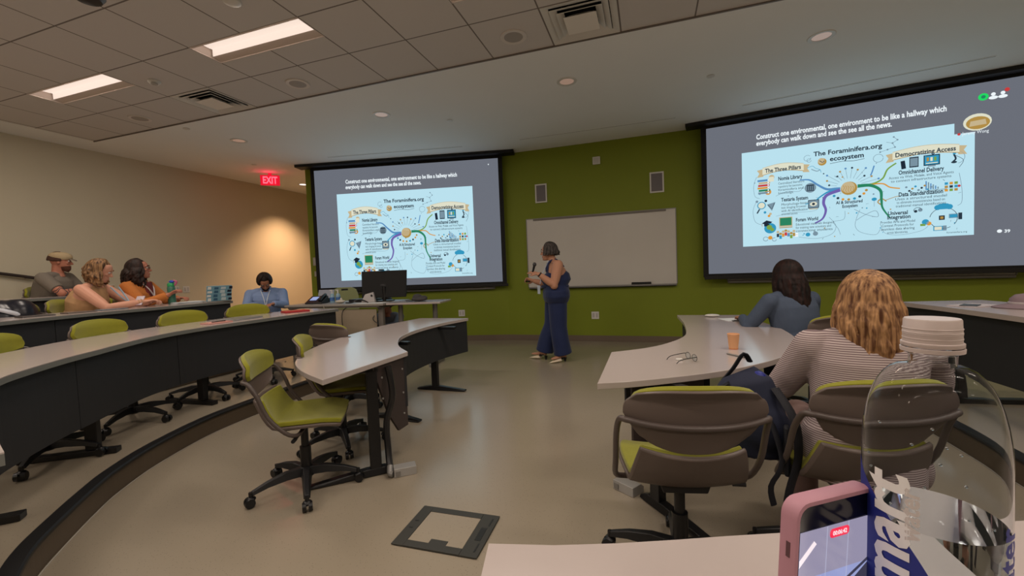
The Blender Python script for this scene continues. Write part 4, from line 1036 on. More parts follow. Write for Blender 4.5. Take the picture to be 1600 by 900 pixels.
HBLOND = hair_mat('strawberry_blonde_hair', (88, 55, 36), (196, 150, 104), 75); HDBL = hair_mat('wavy_dirty_blonde_hair', (62, 42, 28), (156, 118, 80), 60)
HAUB = hair_mat('dark_auburn_hair', (14, 10, 10), (46, 24, 20), 60)
SK1 = skin('skin_warm', (188, 138, 112)); SK2 = skin('skin_pink', (204, 150, 126)); SK3 = skin('skin_tan', (168, 116, 90)); SK4 = skin('skin_ruddy', (178, 118, 96))

# --- presenter. frame: x = image right, y = away from the camera
pr_ = person('person in a navy wide-leg jumpsuit standing with a microphone and clicker', (-1.27, 5.72, 0), -.3157)
f_ = V(-.78, -.62, 0).normalized(); tr_ = V(f_.y, -f_.x, 0)    # her right hand side
J = dict(pelvis=V(.05, 0, .92), chest=V(.05, .02, 1.24), neck=V(.015, 0, 1.385), tr=-tr_, head=V(-.035, -.02, 1.518), hf=V(-.93, -.37, -.06), hu=V(-.05, 0, 1))
J['shR'] = V(.05, .02, 1.33)+tr_*.175; J['shL'] = V(.06, 0, 1.33)-tr_*.185
J['elL'] = V(.15, -.22, 1.06); J['wrL'] = V(-.02, -.33, 1.225); J['hdL'] = V(-1, -.15, .22); J['hnL'] = V(.1, -.4, 1); J['curlL'] = .25; J['sdL'] = -1
J['elR'] = V(-.14, .12, 1.05); J['wrR'] = V(-.33, .02, 1.12); J['hdR'] = V(-1, -.3, .25); J['hnR'] = V(.2, .9, .5); J['curlR'] = 1.1; J['sdR'] = 1
J['hipR'] = V(-.02, .07, .86); J['hipL'] = V(.10, -.06, .86)
J['knR'] = V(-.05, .03, .49); J['anR'] = V(-.19, -.02, .125); J['toR'] = V(-1, -.1, 0)
J['knL'] = V(.10, -.05, .48); J['anL'] = V(.13, -.03, .115); J['toL'] = V(-.45, -.9, 0)
b = B(); m4 = body(b, J, 1.2, armr=(.066, .062, .048, .044, .029), hipw=1.12, feet=False)
for s_ in 'LR': foot(b, J['an'+s_], J['to'+s_], .95)
b.build('body', SK1, pr_, remesh=.006, relax=2)
NAVY = M('navy_fabric', (20, 36, 78), .75, noise=.15, nscale=12, bump=.2, bscale=60, sheen=.15)
b = B(); tors(b, dict(J, chest=V(.045, .01, 1.20), neck=V(.03, 0, 1.29), shL=V(.05, 0, 1.3)-tr_*.14, shR=V(.05, 0, 1.3)+tr_*.14), .018, 1.28, hipw=1.15, bust=.03)
b.tube([V(.03, 0, 1.24)+f_*.10-tr_*.07, V(.015, 0, 1.36)+f_*.07-tr_*.06, V(.02, 0, 1.41)-f_*.03-tr_*.03, V(.05, 0, 1.30)-f_*.12], .016, 8, smooth=4)
b.tube([V(.03, 0, 1.24)+f_*.10+tr_*.07, V(.015, 0, 1.36)+f_*.07+tr_*.06, V(.02, 0, 1.41)-f_*.03+tr_*.03, V(.05, 0, 1.30)-f_*.12], .016, 8, smooth=4)
for s_ in 'LR':
    h_, k_, a_ = Vector(J['hip'+s_]), Vector(J['kn'+s_]), Vector(J['an'+s_])
    b.tube([h_+V(0, 0, .08), h_.lerp(k_, .5), k_, k_.lerp(a_, .5), a_+V(.02 if s_ == 'R' else 0, .02, -.005)], [.135, .125, .115, .118, .128], 20, smooth=4)
b.build('jumpsuit', NAVY, pr_, remesh=.010, relax=3)
b = B(); b.tube([V(.04, -.01, 1.04)+V(math.cos(a)*.185, math.sin(a)*.145, 0) for a in [2*PI*k/24 for k in range(24)]], .02, 8, closed=True, flat=1); b.build('waist_tie', NAVY, pr_)
b = B(); scalp_hair(b, m4, 60, .075, .014, .008, .07, 52, 1.2, e=.008, seed=3); b.build('hair', HGREY, pr_, remesh=.006)
eyes(pr_, m4); brows(pr_, m4, HGREY); glasses_frame(m4, M('wire_glasses', (140, 120, 100), .3, metal=.7), pr_)
WSH = M('cream_leather', (228, 214, 190), .4)
for s_ in 'LR':
    an = Vector(J['an'+s_]); d = Vector(J['to'+s_]).normalized(); x = V(d.y, -d.x, 0)
    b = B(); secs = []
    for t, hw, top, lo in ((.035, .042, .055, .006), (.08, .045, .052, .004), (.13, .034, .04, .004), (.185, .012, .022, .005), (.215, .003, .012, .006)):
        c = an+d*t; c.z = 0; secs.append([c+x*hw*math.cos(a)+V(0, 0, lo+(top-lo)/2*(1+math.sin(a))) for a in [2*PI*k/12 for k in range(12)]])
    b.rings(secs); sh_ = b.build('shoe', WSH, pr_)
    b = B(); c = an-d*.045; b.cyl((c.x, c.y, .055), (c.x, c.y, .0005), .024, .012, seg=10)
    b.tube([an+d*.04+x*.04+V(0, 0, -.07), an-d*.05+V(0, 0, -.045), an+d*.04-x*.04+V(0, 0, -.07)], .009, 8, smooth=3)
    b.tube([an+d*.03+x*.035+V(0, 0, -.055), an+d*.035+V(0, 0, -.01), an+d*.03-x*.035+V(0, 0, -.055)], .008, 8, smooth=3)
    b.build('heel_and_strap', BLK, sh_)
b = B(); wl_ = Vector(J['wrL']); wd_ = (Vector(J['wrL'])-Vector(J['elL'])).normalized(); b.cyl(wl_-wd_*.035, wl_-wd_*.012, .035, seg=18); b.build('wristwatch', BLK, pr_)
b = B(); b.tube([V(.01, .0, 1.40)+f_*.06-tr_*.05, V(-.06, -.03, 1.22)+f_*.07, V(-.075, -.04, 1.08)+f_*.09], .006, 6, smooth=4); b.box(V(-.085, -.045, 1.0)+f_*.10, (.085, .006, .12), -.6); b.build('lanyard', M('lanyard_white', (205, 215, 230), .6), pr_)
mc = thing('microphone', 'black handheld microphone held up to the presenter', 'microphone', pr_.matrix_basis @ V(-.115, -.345, 1.25), -.3157)
b = B(); b.cyl((0, 0, -.05), (.035, .01, .075), .012, .016, seg=14); b.build('handle', BLK, mc); b = B(); b.ell((.042, .012, .10), (.026, .026, .03), seg=14); b.build('grille_head', DKG, mc)
ck = thing('presentation_clicker', 'black clicker in the far hand of the presenter', 'clicker', pr_.matrix_basis @ V(-.415, -.015, 1.115), -.3157)
b = B(); b.box((0, 0, 0), (.09, .028, .02)); b.build('body', BLK, ck, bevel=.005); b = B(); b.cyl((-.02, 0, .01), (-.02, 0, .013), .007, seg=10); b.build('button', SILV, ck)

# --- dark haired woman at the right table
def clothe(J, mat, name, root, e=.014, g=1.0, sleeves=2., t0=0., legs=False, legmat=None, ar=(.062, .054, .048, .044, .036), vox=.009, bust=0., hipw=1.0, extra=None, relax=3):
    b = B(); tors(b, J, e, g, bust=bust, hipw=hipw)
    n = Vector(J['neck'])
    for s_ in 'LR':
        arm(b, J['sh'+s_], J['el'+s_], J['wr'+s_], ar, t0, sleeves)
        b.tube([n+V(0, 0, -.03), n.lerp(Vector(J['sh'+s_]), .55)+V(0, 0, .0), Vector(J['sh'+s_])], [.05, .056, .06], 12)
    if extra: extra(b)
    o = b.build(name, mat, root, remesh=vox, relax=relax)
    if legs:
        b = B()
        for s_ in 'LR': arm(b, J['hip'+s_], J['kn'+s_], J['an'+s_], (.10, .088, .072, .066, .056), 0, 1.9)
        b.ell(Vector(J['pelvis'])+V(0, 0, -.04), (.17, .13, .10)); b.build('trousers', legmat, root, remesh=.010, relax=2)
    return o
DENIM = M('slate_blue_cotton', (70, 82, 102), .85, noise=.1, nscale=20, bump=.3, bscale=70)
DTROU = M('dark_trousers', (34, 36, 46), .85)
J = seated(.53, .22, .19, turn=-.1, hz=-.01)
J.update(elL=V(-.30, .16, .74), wrL=V(-.16, .40, .775), hdL=V(.4, .9, 0), elR=V(.29, .14, .74), wrR=V(.10, .38, .775), hdR=V(-.4, .9, 0), curlL=.4, curlR=.5)
pd = person('person with long dark hair in a slate shirt at the right table, back turned', (1.13, 3.95, 0), D(118-90))
b = B(); m4 = body(b, J); b.build('body', SK3, pd, remesh=.006, relax=2)
clothe(J, DENIM, 'shirt', pd, e=.022, g=1.1, legs=True, legmat=DTROU, ar=(.072, .064, .054, .048, .04))
b = B(); scalp_hair(b, m4, 100, .36, .012, .005, .3, 50, .45, e=.006, seed=5, down=V(0, -.22, -1)); b.build('hair', HAUB, pd, remesh=.006)
eyes(pd, m4); brows(pd, m4, HDARK)

# --- blonde woman seated just in front
STR = stripes_mat('striped_knit', (190, 176, 174), (122, 104, 106), 38, 'Z', .9, .5, .4)
J = seated(.49, .12, .19, turn=-.1, hz=-.03)
for k_ in ('chest', 'neck', 'head', 'shL', 'shR'): J[k_] = Vector(J[k_])+V(.05 if k_ != 'chest' else .035, 0, 0)
J.update(elL=V(-.24, .10, .72), wrL=V(-.16, .34, .77), hdL=V(.2, 1, 0), elR=V(.30, .12, .72), wrR=V(.10, .36, .78), hdR=V(-.3, 1, .1), curlL=.5, curlR=.9)
for s_, q in (('L', -1), ('R', 1)): J['kn'+s_] = V(q*.13, .38, .50); J['an'+s_] = V(q*.13, .22, .09)
pb = person('person with long strawberry blonde hair in a striped shirt, nearest figure, back turned', (.80, 2.07, 0), D(84-90))
b = B(); m4 = body(b, J); b.build('body', SK2, pb, remesh=.006, relax=2)
def ex(b):
    b.loft([(V(0, -.07, .40), .20, .15), (V(0, -.06, .50), .205, .155), (V(0, -.05, .60), .19, .14)], 20, 2.2, x=(1, 0, 0))
    for q in (-1, 1):
        b.tube([V(q*.17, -.02, .52), V(q*.20, -.02, .44), V(q*.215, 0, .38)], [.06, .05, .03], 10, smooth=3)
clothe(J, STR, 'striped_shirt', pb, e=.024, g=1.08, sleeves=1.85, legs=True, legmat=M('taupe_linen', (128, 104, 98), .9, noise=.08), ar=(.078, .070, .062, .056, .046), vox=.008, extra=ex)
b = B(); scalp_hair(b, m4, 170, .33, .0085, .007, .24, 48, .35, e=.007, seed=11, jit=.014, tip=.2, down=V(0, -.10, -1)); b.build('hair', HBLOND, pb, remesh=.0042)
eyes(pb, m4); brows(pb, m4, HBLOND)

# --- three on the left rows
TAN_P = M('mottled_tan_top', (176, 138, 98), .85, noise=.35, nscale=14)
J = seated(.56, .36, .18, head_down=.45, turn=-.3)
J.update(elL=V(-.22, .40, .76), wrL=V(-.05, .60, .79), hdL=V(.4, .8, .1), elR=V(.26, .36, .76), wrR=V(.08, .60, .80), hdR=V(-.3, .8, .15), curlL=.8, curlR=.9)
pw = person('person with wavy dirty blonde hair and sleeveless tan top looking at a phone', (-5.94, 2.92, .30), D(34-90))
b = B(); m4 = body(b, J, 1.08, armr=(.062, .055, .044, .04, .027)); b.build('body', SK2, pw, remesh=.006, relax=2)
JJ = dict(J); JJ['shL'] = Vector(J['shL'])+V(.05, 0, -.02); JJ['shR'] = Vector(J['shR'])+V(-.05, 0, -.02)
clothe(JJ, TAN_P, 'sleeveless_top', pw, e=.018, g=1.12, sleeves=.05, legs=True, legmat=DTROU, ar=(.04,)*5, bust=.02)
b = B(); scalp_hair(b, m4, 76, .19, .012, .013, .085, 72, .9, e=.004, seed=21, lift=.004); b.build('hair', HDBL, pw, remesh=.0055)
eyes(pw, m4); brows(pw, m4, HDBL)
b = B(); b.tube([V(-.07, .30, .98), V(-.04, .38, .86), V(0, .43, .79)], .008, 6, smooth=4); b.tube([V(.07, .30, .98), V(.04, .38, .86), V(0, .43, .79)], .008, 6, smooth=4); b.build('lanyard', M('lanyard_grey_blue', (150, 170, 185), .6), pw)
for k in (.02, .045):
    b = B(); w1 = Vector(J['wrR']); dd = (w1-Vector(J['elR'])).normalized(); xx, yy = frame_of(dd); b.tube([w1-dd*k+xx*.032*math.cos(a)+yy*.032*math.sin(a) for a in [2*PI*q/16 for q in range(16)]], .004, 6, closed=True); b.build('bracelet', M('bead_bracelet', (170, 140, 100), .4), pw)
RUST = M('rust_cardigan', (186, 112, 52), .9, noise=.12, nscale=25, bump=.4, bscale=90)
J = seated(.54, .10, .18, head_down=-.02, turn=-.45)
J.update(elL=V(-.24, .18, .75), wrL=V(-.06, .40, .80), hdL=V(.3, .9, .1), elR=V(.24, .20, .76), wrR=V(.16, .44, .86), hdR=V(0, .8, .5), curlL=.7, curlR=1.0)
pc = person('person with long dark curly hair in a rust cardigan holding a green bottle', (-6.0, 3.50, .30), D(26-90))
b = B(); m4 = body(b, J, 1.05); b.build('body', SK4, pc, remesh=.006, relax=2)
clothe(J, RUST, 'cardigan', pc, e=.022, g=1.1, legs=True, legmat=DTROU, sleeves=1.9, ar=(.072, .066, .056, .05, .042), bust=.015)
b = B(); scalp_hair(b, m4, 80, .27, .012, .014, .05, 60, .9, e=.006, seed=31, lift=.006); b.build('hair', HDARK, pc, remesh=.0055)
eyes(pc, m4); brows(pc, m4, HDARK); glasses_frame(m4, BLK, pc)
b = B(); b.loft([(V(0, .11, 1.02), .06, .02), (V(0, .125, .90), .07, .02), (V(0, .12, .78), .06, .02)], 14); b.build('blouse_front', M('maroon_blouse', (110, 40, 44), .8, noise=.3, nscale=30), pc)
b = B(); b.tube([V(-.08, .06, 1.03), V(-.05, .135, .95), V(0, .17, .84)], .008, 6, smooth=4); b.tube([V(.08, .06, 1.03), V(.05, .135, .95), V(0, .17, .84)], .008, 6, smooth=4); b.build('lanyard', M('lanyard_light', (200, 190, 190), .6), pc)
GREYT = M('grey_marl_shirt', (118, 110, 100), .9, noise=.08)
J = seated(.56, .33, .20, head_down=.1, turn=-.4)
J.update(elL=V(-.26, .22, .76), wrL=V(-.02, .42, .80), hdL=V(.7, .6, 0), elR=V(.27, .30, .78), wrR=V(.02, .44, .80), hdR=V(-.7, .5, 0), curlL=.6, curlR=.6)
pm = person('person in a flat cap and grey t-shirt with a tattooed arm, back row left', (-7.26, 3.24, .45), D(34-90))
b = B(); m4 = body(b, J, 1.15, armr=(.06, .052, .044, .040, .029)); b.build('body', SK4, pm, remesh=.006, relax=2)
clothe(J, GREYT, 't_shirt', pm, e=.018, g=1.2, sleeves=.75, legs=True, legmat=DTROU, ar=(.078, .072, .066, .06, .06))
b = B(); b.cyl(V(-.105, -.02, .93), V(-.12, -.034, .93), .03, seg=16); 
b.build('back_print', M('pale_print', (190, 195, 200), .7), pm)
TAT = M('tattoo_ink', (70, 70, 74), .6)
for k, t in enumerate((.84, .93, 1.08, 1.2, 1.32)):
    sh_, el_, wr_ = Vector(J['shR']), Vector(J['elR']), Vector(J['wrR']); p = sh_.lerp(el_, t) if t < 1 else el_.lerp(wr_, t-1)
    dd = (el_-sh_ if t < 1 else wr_-el_).normalized(); xx, yy = frame_of(dd); r_ = .0475 if t < 1.05 else .046
    b = B(); b.tube([p+dd*.012*math.sin(q*1.3+k)+xx*r_*math.cos(2*PI*q/14)+yy*r_*math.sin(2*PI*q/14) for q in range(14)], .006, 6, closed=True, flat=.5); b.build('tattoo', TAT, pm)
b = B(); R_ = []
for z, hw, yf, yb in ((.030, .084, .098, -.104), (.055, .092, .112, -.112), (.085, .092, .108, -.108), (.108, .078, .085, -.085), (.122, .045, .045, -.05), (.126, .01, .01, -.015)):
    R_.append([m4 @ V(hw*math.cos(a), (yf+yb)/2+(yf-yb)/2*math.sin(a), z) for a in [2*PI*k/24 for k in range(24)]])
b.rings(R_); 
cap = b.build('flat_cap', M('tan_wool_cap', (176, 156, 122), .9, noise=.1, nscale=40, bump=.3, bscale=120), pm)
b = B(); b.rings([[m4 @ V(x*.075*(1-.1*k), .085+.02*k, .052-.008*k+dz) for x, dz in ((-1, -.012), (-.5, 0), (0, .004), (.5, 0), (1, -.012), (.5, -.008), (0, -.004), (-.5, -.008))] for k in (0, 1, 2, 3)]); b.build('cap_brim', M('cap_brim', (120, 108, 92), .9), cap)
b = B(); b.loft([(m4 @ V(0, .035, -.115), .035, .05), (m4 @ V(0, .045, -.09), .052, .058), (m4 @ V(0, .04, -.055), .064, .060)], 16); b.build('beard', M('short_beard', (86, 50, 36), .9, noise=.3, nscale=80), pm, remesh=.006)
b = B(); scalp_hair(b, m4, 40, .01, .010, 0, .1, 75, .1, e=-.003, seed=8, cap=False); b.build('hair', M('cropped_hair', (70, 46, 36), .9), pm, remesh=.006)
eyes(pm, m4); brows(pm, m4, HDARK)

# --- man in blue at the end of the instructor desk
BLUES = M('pale_blue_shirt', (128, 150, 190), .85, noise=.06, nscale=30, bump=.2, bscale=60)
J = seated(.66, .20, .21, head_down=.85, turn=-.1)
J['head'] = Vector(J['head'])+V(0, .02, -.02)
J.update(elL=V(-.25, .18, .90), wrL=V(-.12, .40, .935), hdL=V(.4, .9, 0), elR=V(.25, .18, .90), wrR=V(.10, .40, .935), hdR=V(-.4, .9, 0), curlL=.5, curlR=.5)
for s_, q in (('L', -1), ('R', 1)): J['kn'+s_] = V(q*.12, .36, .64); J['an'+s_] = V(q*.12, .30, .22)
pm2 = person('person in a pale blue shirt with bowed dark haired head at the instructor desk', (-5.55, 4.92, 0), D(-48-90))
b = B(); m4 = body(b, J, 1.05); b.build('body', SK3, pm2, remesh=.006, relax=2)
clothe(J, BLUES, 'shirt', pm2, e=.022, g=1.12, legs=True, legmat=DTROU, ar=(.076, .068, .06, .054, .044))
b = B(); n_ = Vector(J['neck']); b.tube([n_+V(-.06, .0, .03), n_+V(0, -.055, .05), n_+V(.06, 0, .03), n_+V(.04, .07, -.02)], .014, 8, smooth=4); b.tube([n_+V(-.06, .0, .03), n_+V(-.04, .07, -.02)], .014, 8); b.build('collar', BLUES, pm2)
b = B(); scalp_hair(b, m4, 70, .012, .013, .004, .04, 48, .3, e=.010, seed=41); b.build('hair', HDARK, pm2, remesh=.006)
b = B(); b.loft([(m4 @ V(0, .045, -.118), .03, .04), (m4 @ V(0, .05, -.09), .05, .052), (m4 @ V(0, .045, -.06), .06, .055)], 16); b.build('beard', M('dark_beard', (30, 22, 20), .9), pm2, remesh=.006)
eyes(pm2, m4); brows(pm2, m4, HDARK)
b = B(); c_ = Vector(J['chest']); b.tube([c_+V(-.06, .10, .12), c_+V(-.02, .15, -.02), c_+V(0, .165, -.14)], .006, 6, smooth=3); b.tube([c_+V(.06, .10, .12), c_+V(.02, .15, -.02), c_+V(0, .165, -.14)], .006, 6, smooth=3); b.box(c_+V(0, .175, -.20), (.08, .006, .11)); b.build('name_badge', M('badge_white', (215, 222, 230), .5), pm2)
# --- person stooping behind the instructor desk
J = seated(.22, .5, .18, head_down=.2)
J.update(elL=V(-.22, .42, .50), wrL=V(-.02, .56, .46), hdL=V(.6, .7, -.3), elR=V(.22, .44, .50), wrR=V(.06, .60, .46), hdR=V(-.3, .8, -.3))
for s_, q in (('L', -1), ('R', 1)): J['kn'+s_] = V(q*.16, .30, .46); J['an'+s_] = V(q*.14, -.02, .09)
pk = person('person in a grey shirt crouching behind the instructor desk, face below the desktop', (-4.09, 6.05, 0), D(-80-90))
b = B(); m4 = body(b, J); b.build('body', SK4, pk, remesh=.006, relax=2)
clothe(J, M('grey_blue_shirt', (120, 124, 134), .85, noise=.08), 'shirt', pk, e=.02, g=1.08, legs=True, legmat=DTROU, ar=(.07, .062, .054, .05, .042))
b = B(); scalp_hair(b, m4, 60, .05, .013, .006, .06, 55, .6, e=.008, seed=51); b.build('hair', HDARK, pk, remesh=.006)
eyes(pk, m4); brows(pk, m4, HDARK)

# ------------------------------------------------------------------ instructor desk and side table
DGX = M('desk_frame_grey', (112, 106, 100), .5); MESHP = M('beige_mesh_panel', (150, 136, 116), .8, bump=.4, bscale=300)
t = thing('instructor_desk', 'grey instructor desk in front of the left screen with a mesh front panel', 'desk', (-4.2, 5.25, 0), D(4))
b = B(); b.box((-.115, 0, .885), (1.62, .78, .028)); b.build('worktop', M('grey_worktop', (150, 144, 138), .4), t, smooth=False, bevel=.004)
b = B(); b.box((-.13, -.36, .860), (1.5, .03, .022)); b.box((-.13, .36, .845), (1.5, .03, .05)); b.box((-.13, -.33, .38), (1.44, .03, .04)); b.build('frame_rail', DGX, t, smooth=False)
for x in (-.86, .60):
    b = B(); b.box((x, -.28, .43), (.075, .06, .85)); b.box((x, 0, .025), (.07, .74, .05)); b.box((x, 0, .85), (.06, .7, .04)); b.build('leg', DGX, t, smooth=False, bevel=.004)
b = B(); b.box((.16, -.34, .62), (.80, .012, .40)); b.build('front_panel', MESHP, t, smooth=False)
b = B(); b.box((.16, -.335, .405), (.82, .02, .02)); b.build('panel_rail', SILV, t, smooth=False)
for xs_ in (((-.25, -.395, .89), (-.23, -.41, .80), (-.27, -.40, .5), (-.26, -.42, .2), (-.2, -.44, .005)), ((.02, .1, .86), (.05, -.36, .82), (.03, -.37, .55), (.06, -.38, .3), (.2, -.40, .01)), ((.60, -.2, .86), (.52, -.37, .70), (.60, -.37, .60), (.56, -.36, .45))):
    b = B(); b.tube(xs_, .006, 6, smooth=5); b.build('cable', M('cable_beige', (150, 145, 130), .5) if xs_[0][0] < 0 else BLK, t)
t = thing('side_table', 'small pale table right of the instructor desk holding a dark cap', 'table', (-3.12, 5.27, 0), D(9))
b = B(); b.box((0, 0, .885), (.78, .50, .026)); b.build('worktop', LAM, t, smooth=False, bevel=.004)
for x in (-.30, .22):
    b = B(); b.cyl((x, .02, .03), (x, .02, .87), .035, seg=14); b.box((x, .0, .02), (.06, .5, .04)); b.build('leg', GREYM, t)
b = B(); b.box((-.04, .02, .55), (.52, .03, .04)); b.build('crossbar', GREYM, t)
DT = bpy.data.objects['instructor_desk'].matrix_basis
def on(x, y, z=.9): p = DT @ V(x, y, z); return (p.x, p.y, p.z)
t = thing('computer_monitor', 'large black monitor seen from behind on the instructor desk', 'monitor', on(.46, .05), D(20))
t.scale = (1.08, 1.08, 1.08)
b = B(); b.rings([[V(-.30, -.02, .05), V(.30, -.02, .05), V(.30, .02, .05), V(-.30, .02, .05)], [V(-.31, .05, .42), V(.31, .05, .42), V(.31, .085, .42), V(-.31, .085, .42)]]); b.build('housing', M('monitor_black', (5, 5, 6), .7), t, bevel=.006)
b = B(); b.rings([[V(-.285, .0195, .062), V(.285, .0195, .062), V(.285, .022, .062), V(-.285, .022, .062)], [V(-.295, .0835, .40), V(.295, .0835, .40), V(.295, .0875, .40), V(-.295, .0875, .40)]]); b.build('screen', M('monitor_screen', (20, 24, 30), .2, emit=(120, 140, 160), es=.4), t)
b = B(); b.box((0, 0, .008), (.24, .18, .014)); b.cyl((0, .0, .01), (0, .01, .2), .025, seg=12); b.build('stand', BLK, t)
b = B(); b.box((-.03, .03, .432), (.07, .03, .02)); b.build('webcam', BLK, t, bevel=.004)
b = B(); add_text(b, 'DELL', lambda x, y: V(x-.045, -.0215+.0815*(.17+y)/.37-.012, .215+y), True, width=.07); b.build('maker_lettering', M('maker_grey', (70, 70, 72), .5), t, smooth=False)
t = thing('conference_phone', 'dark desk phone with a tilted lit display at the left of the instructor desk', 'phone', on(-.60, -.10), D(15))
b = B(); b.rings([[V(x, -.12, .0), V(x, .10, .0), V(x, .10, .11), V(x, -.12, .02)] for x in (-.12, .14)]); b.build('base', BLKP, t, bevel=.006)
b = B(); b.rings([[V(x, -.05, .052), V(x, .06, .093), V(x, .06, .097), V(x, -.05, .056)] for x in (-.08, .02)]); b.build('display', M('phone_display', (150, 170, 220), .3, emit=(150, 175, 230), es=.5), t)
b = B(); b.tube([(.10, -.10, .045), (.10, 0, .10), (.10, .09, .125)], .022, 10, smooth=3); b.build('handset', BLK, t)
t = thing('equipment_case', 'open dark case with a pale lid left of the desk phone', 'case', on(-.72, .18), D(5))
b = B(); b.box((0, 0, .03), (.30, .2, .06)); b.build('base', BLKP, t, bevel=.008); b = B(); b.box((0, .10, .12), (.28, .02, .14), 0, Matrix.Rotation(-.3, 3, 'X')); b.build('lid', M('pale_case_lid', (160, 165, 180), .4), t, bevel=.006)
for k, (x, y, lb) in enumerate(((-.36, -.05, 'clear pump bottle on the instructor desk, left one'), (-.28, -.02, 'clear pump bottle on the instructor desk, right one'))):
    t = thing('pump_bottle', lb, 'bottle', on(x, y), 0, 'pump bottles on the instructor desk')
    b = B(); b.lathe([(.03, 0), (.034, .01), (.034, .10), (.024, .13), (.014, .14), (.001, .142)], seg=18); b.build('bottle_body', M('sanitizer_plastic', (170, 205, 225), .15, trans=.4), t)
    b = B(); b.cyl((0, 0, .14), (0, 0, .185), .009, seg=10); b.box((-.012, 0, .19), (.045, .016, .012)); b.build('pump', WHITE, t)
    b = B(); b.lathe([(.0348, .03), (.0348, .085)], seg=18, cap=False); b.build('label_band', M('label_blue', (70, 110, 170), .5), t)
t = thing('document_camera', 'black document camera on an arm behind the pump bottles', 'document camera', on(.18, .12), D(-5))
b = B(); b.box((-.08, -.02, .02), (.42, .26, .04)); b.build('base', BLKP, t, bevel=.008); b = B(); b.tube([(.06, .06, .04), (.07, .07, .17), (.03, .03, .22)], .018, 10, smooth=4); b.box((.0, .0, .22), (.14, .07, .05)); b.build('arm_head', BLK, t)
b = B(); b.cyl((-.02, .05, .04), (-.02, .05, .19), .024, seg=14); b.build('lamp_tube', M('chrome_tube', (200, 200, 205), .15, metal=1), t)
b = B(); b.cyl((-.07, .05, .04), (-.07, .05, .18), .014, seg=14); b.build('lamp_tube', M('chrome_tube', (200, 200, 205), .15, metal=1), t)
t = thing('handset_stand', 'white and black handset leaning beside the black monitor', 'handset', on(.30, -.14), D(20))
b = B(); b.rings([[V(-.09, -.04, 0), V(.12, -.04, 0), V(.12, .04, 0), V(-.09, .04, 0)], [V(-.03, -.02, .12), V(.09, -.02, .15), V(.09, .03, .15), V(-.03, .03, .12)]]); b.build('shell', M('pale_grey_shell', (175, 170, 170), .4), t, bevel=.01)
b = B(); b.ell((.07, -.035, .10), (.014, .006, .018)); b.build('button', BLK, t)
t = thing('cable_bundle', 'dark cable curled on the instructor desk by the monitor', 'cable', on(.16, -.22, .9)); b = B(); b.tube([(-.18, 0, .008), (-.05, -.03, .012), (.06, .0, .05), (.13, .03, .03), (.22, -.02, .008)], .009, 8, smooth=5); b.build('cord', BLK, t)
t = thing('paper_sheets', 'white papers at the right end of the instructor desk', 'paper', on(.46, -.28, .9)); b = B(); b.box((0, 0, .0025), (.42, .16, .004), .1); b.build('sheet', M('paper_white', (222, 226, 228), .7), t, smooth=False)
t = thing('tissue_pack', 'crumpled pale wipes pack right of the pump bottles', 'tissue pack', on(-.16, -.14, .9)); b = B(); b.ell((0, 0, .025), (.08, .05, .025)); b.ell((.02, .0, .05), (.02, .015, .03)); b.build('pack', M('wipes_pack', (196, 190, 178), .6), t)
# two accessories of the side table
ST = bpy.data.objects['side_table'].matrix_basis
def ons(x, y, z=.9): p = ST @ V(x, y, z); return (p.x, p.y, p.z)
t = thing('folded_cap', 'dark grey crumpled cap lying on the side table', 'cap', ons(.02, -.05))
b = B(); b.ell((0, 0, .03), (.12, .09, .03)); b.ell((-.03, .0, .06), (.07, .06, .045)); b.ell((.06, .01, .045), (.06, .05, .035)); b.build('crown', M('dark_grey_wool', (66, 64, 66), .9, noise=.2, nscale=20), t, remesh=.008, relax=4)
b = B(); b.ell((-.13, -.04, .012), (.07, .05, .008)); b.build('brim', DKG, t)
# pale plastic chair behind the instructor desk
t = thing('plastic_chair', 'pale green plastic chair with a handle slot behind the instructor desk', 'chair', (-5.02, 5.92, 0), D(20))
PG = M('pale_green_plastic', (150, 156, 110), .5)
b = B(); sl = [(-.23, .62), (-.235, .95), (-.20, 1.06), (-.12, 1.10), (.12, 1.10), (.20, 1.06), (.235, .95), (.23, .62)]
for q in (0, 1):
    pass
fr = [b.v((x, .20-.04*(z-.6), z)) for x, z in sl]; ho = [b.v((x, .20-.04*(z-.6), z)) for x, z in ((-.06, 1.045), (.06, 1.045), (.06, 1.075), (-.06, 1.075))]
b.face((fr[0], fr[1], ho[0], ho[1], fr[6], fr[7])); b.face((fr[1], fr[2], fr[3], ho[3], ho[0])); b.face((fr[3], fr[4], ho[2], ho[3])); b.face((fr[4], fr[5], fr[6], ho[1], ho[2]))
o = b.build('backrest', PG, t, smooth=False); md = o.modifiers.new('s', 'SOLIDIFY'); md.thickness = .012
b = B(); b.box((0, 0, .62), (.44, .42, .015)); b.build('seat', PG, t, bevel=.006)
for x in (-.19, .19):
    for y in (-.18, .19):
        b = B(); b.cyl((x, y, .615), (x*1.15, y*1.15, .0), .012, seg=10); b.build('leg', SILV, t)
t = thing('bar_stool', 'stool under the person in the pale blue shirt', 'stool', (-5.55, 4.92, 0), D(-48-90))
b = B(); b.lathe([(.17, .555), (.18, .575), (.17, .60), (.001, .605)], seg=24); b.build('seat', BLKP, t)
b = B(); b.cyl((0, 0, .02), (0, 0, .56), .025, seg=12); b.lathe([(.2, .0), (.2, .012), (.03, .03), (.001, .03)], seg=24); b.build('pedestal', GREYM, t)
t = thing('low_stool', 'low box stool under the crouching person', 'stool', (-4.09, 6.05, 0), D(-80-90))
b = B(); b.box((0, -.03, .075), (.3, .28, .145)); b.build('box', DKG, t, bevel=.01)
place_chair(-5.86, 2.93, D(36), .30, 'green chair under the woman in the patterned tan top')
place_chair(-5.96, 3.53, D(30), .30, 'green chair under the woman in the rust cardigan')
place_chair(-7.20, 3.34, D(34), .45, 'green chair under the man in the flat cap')
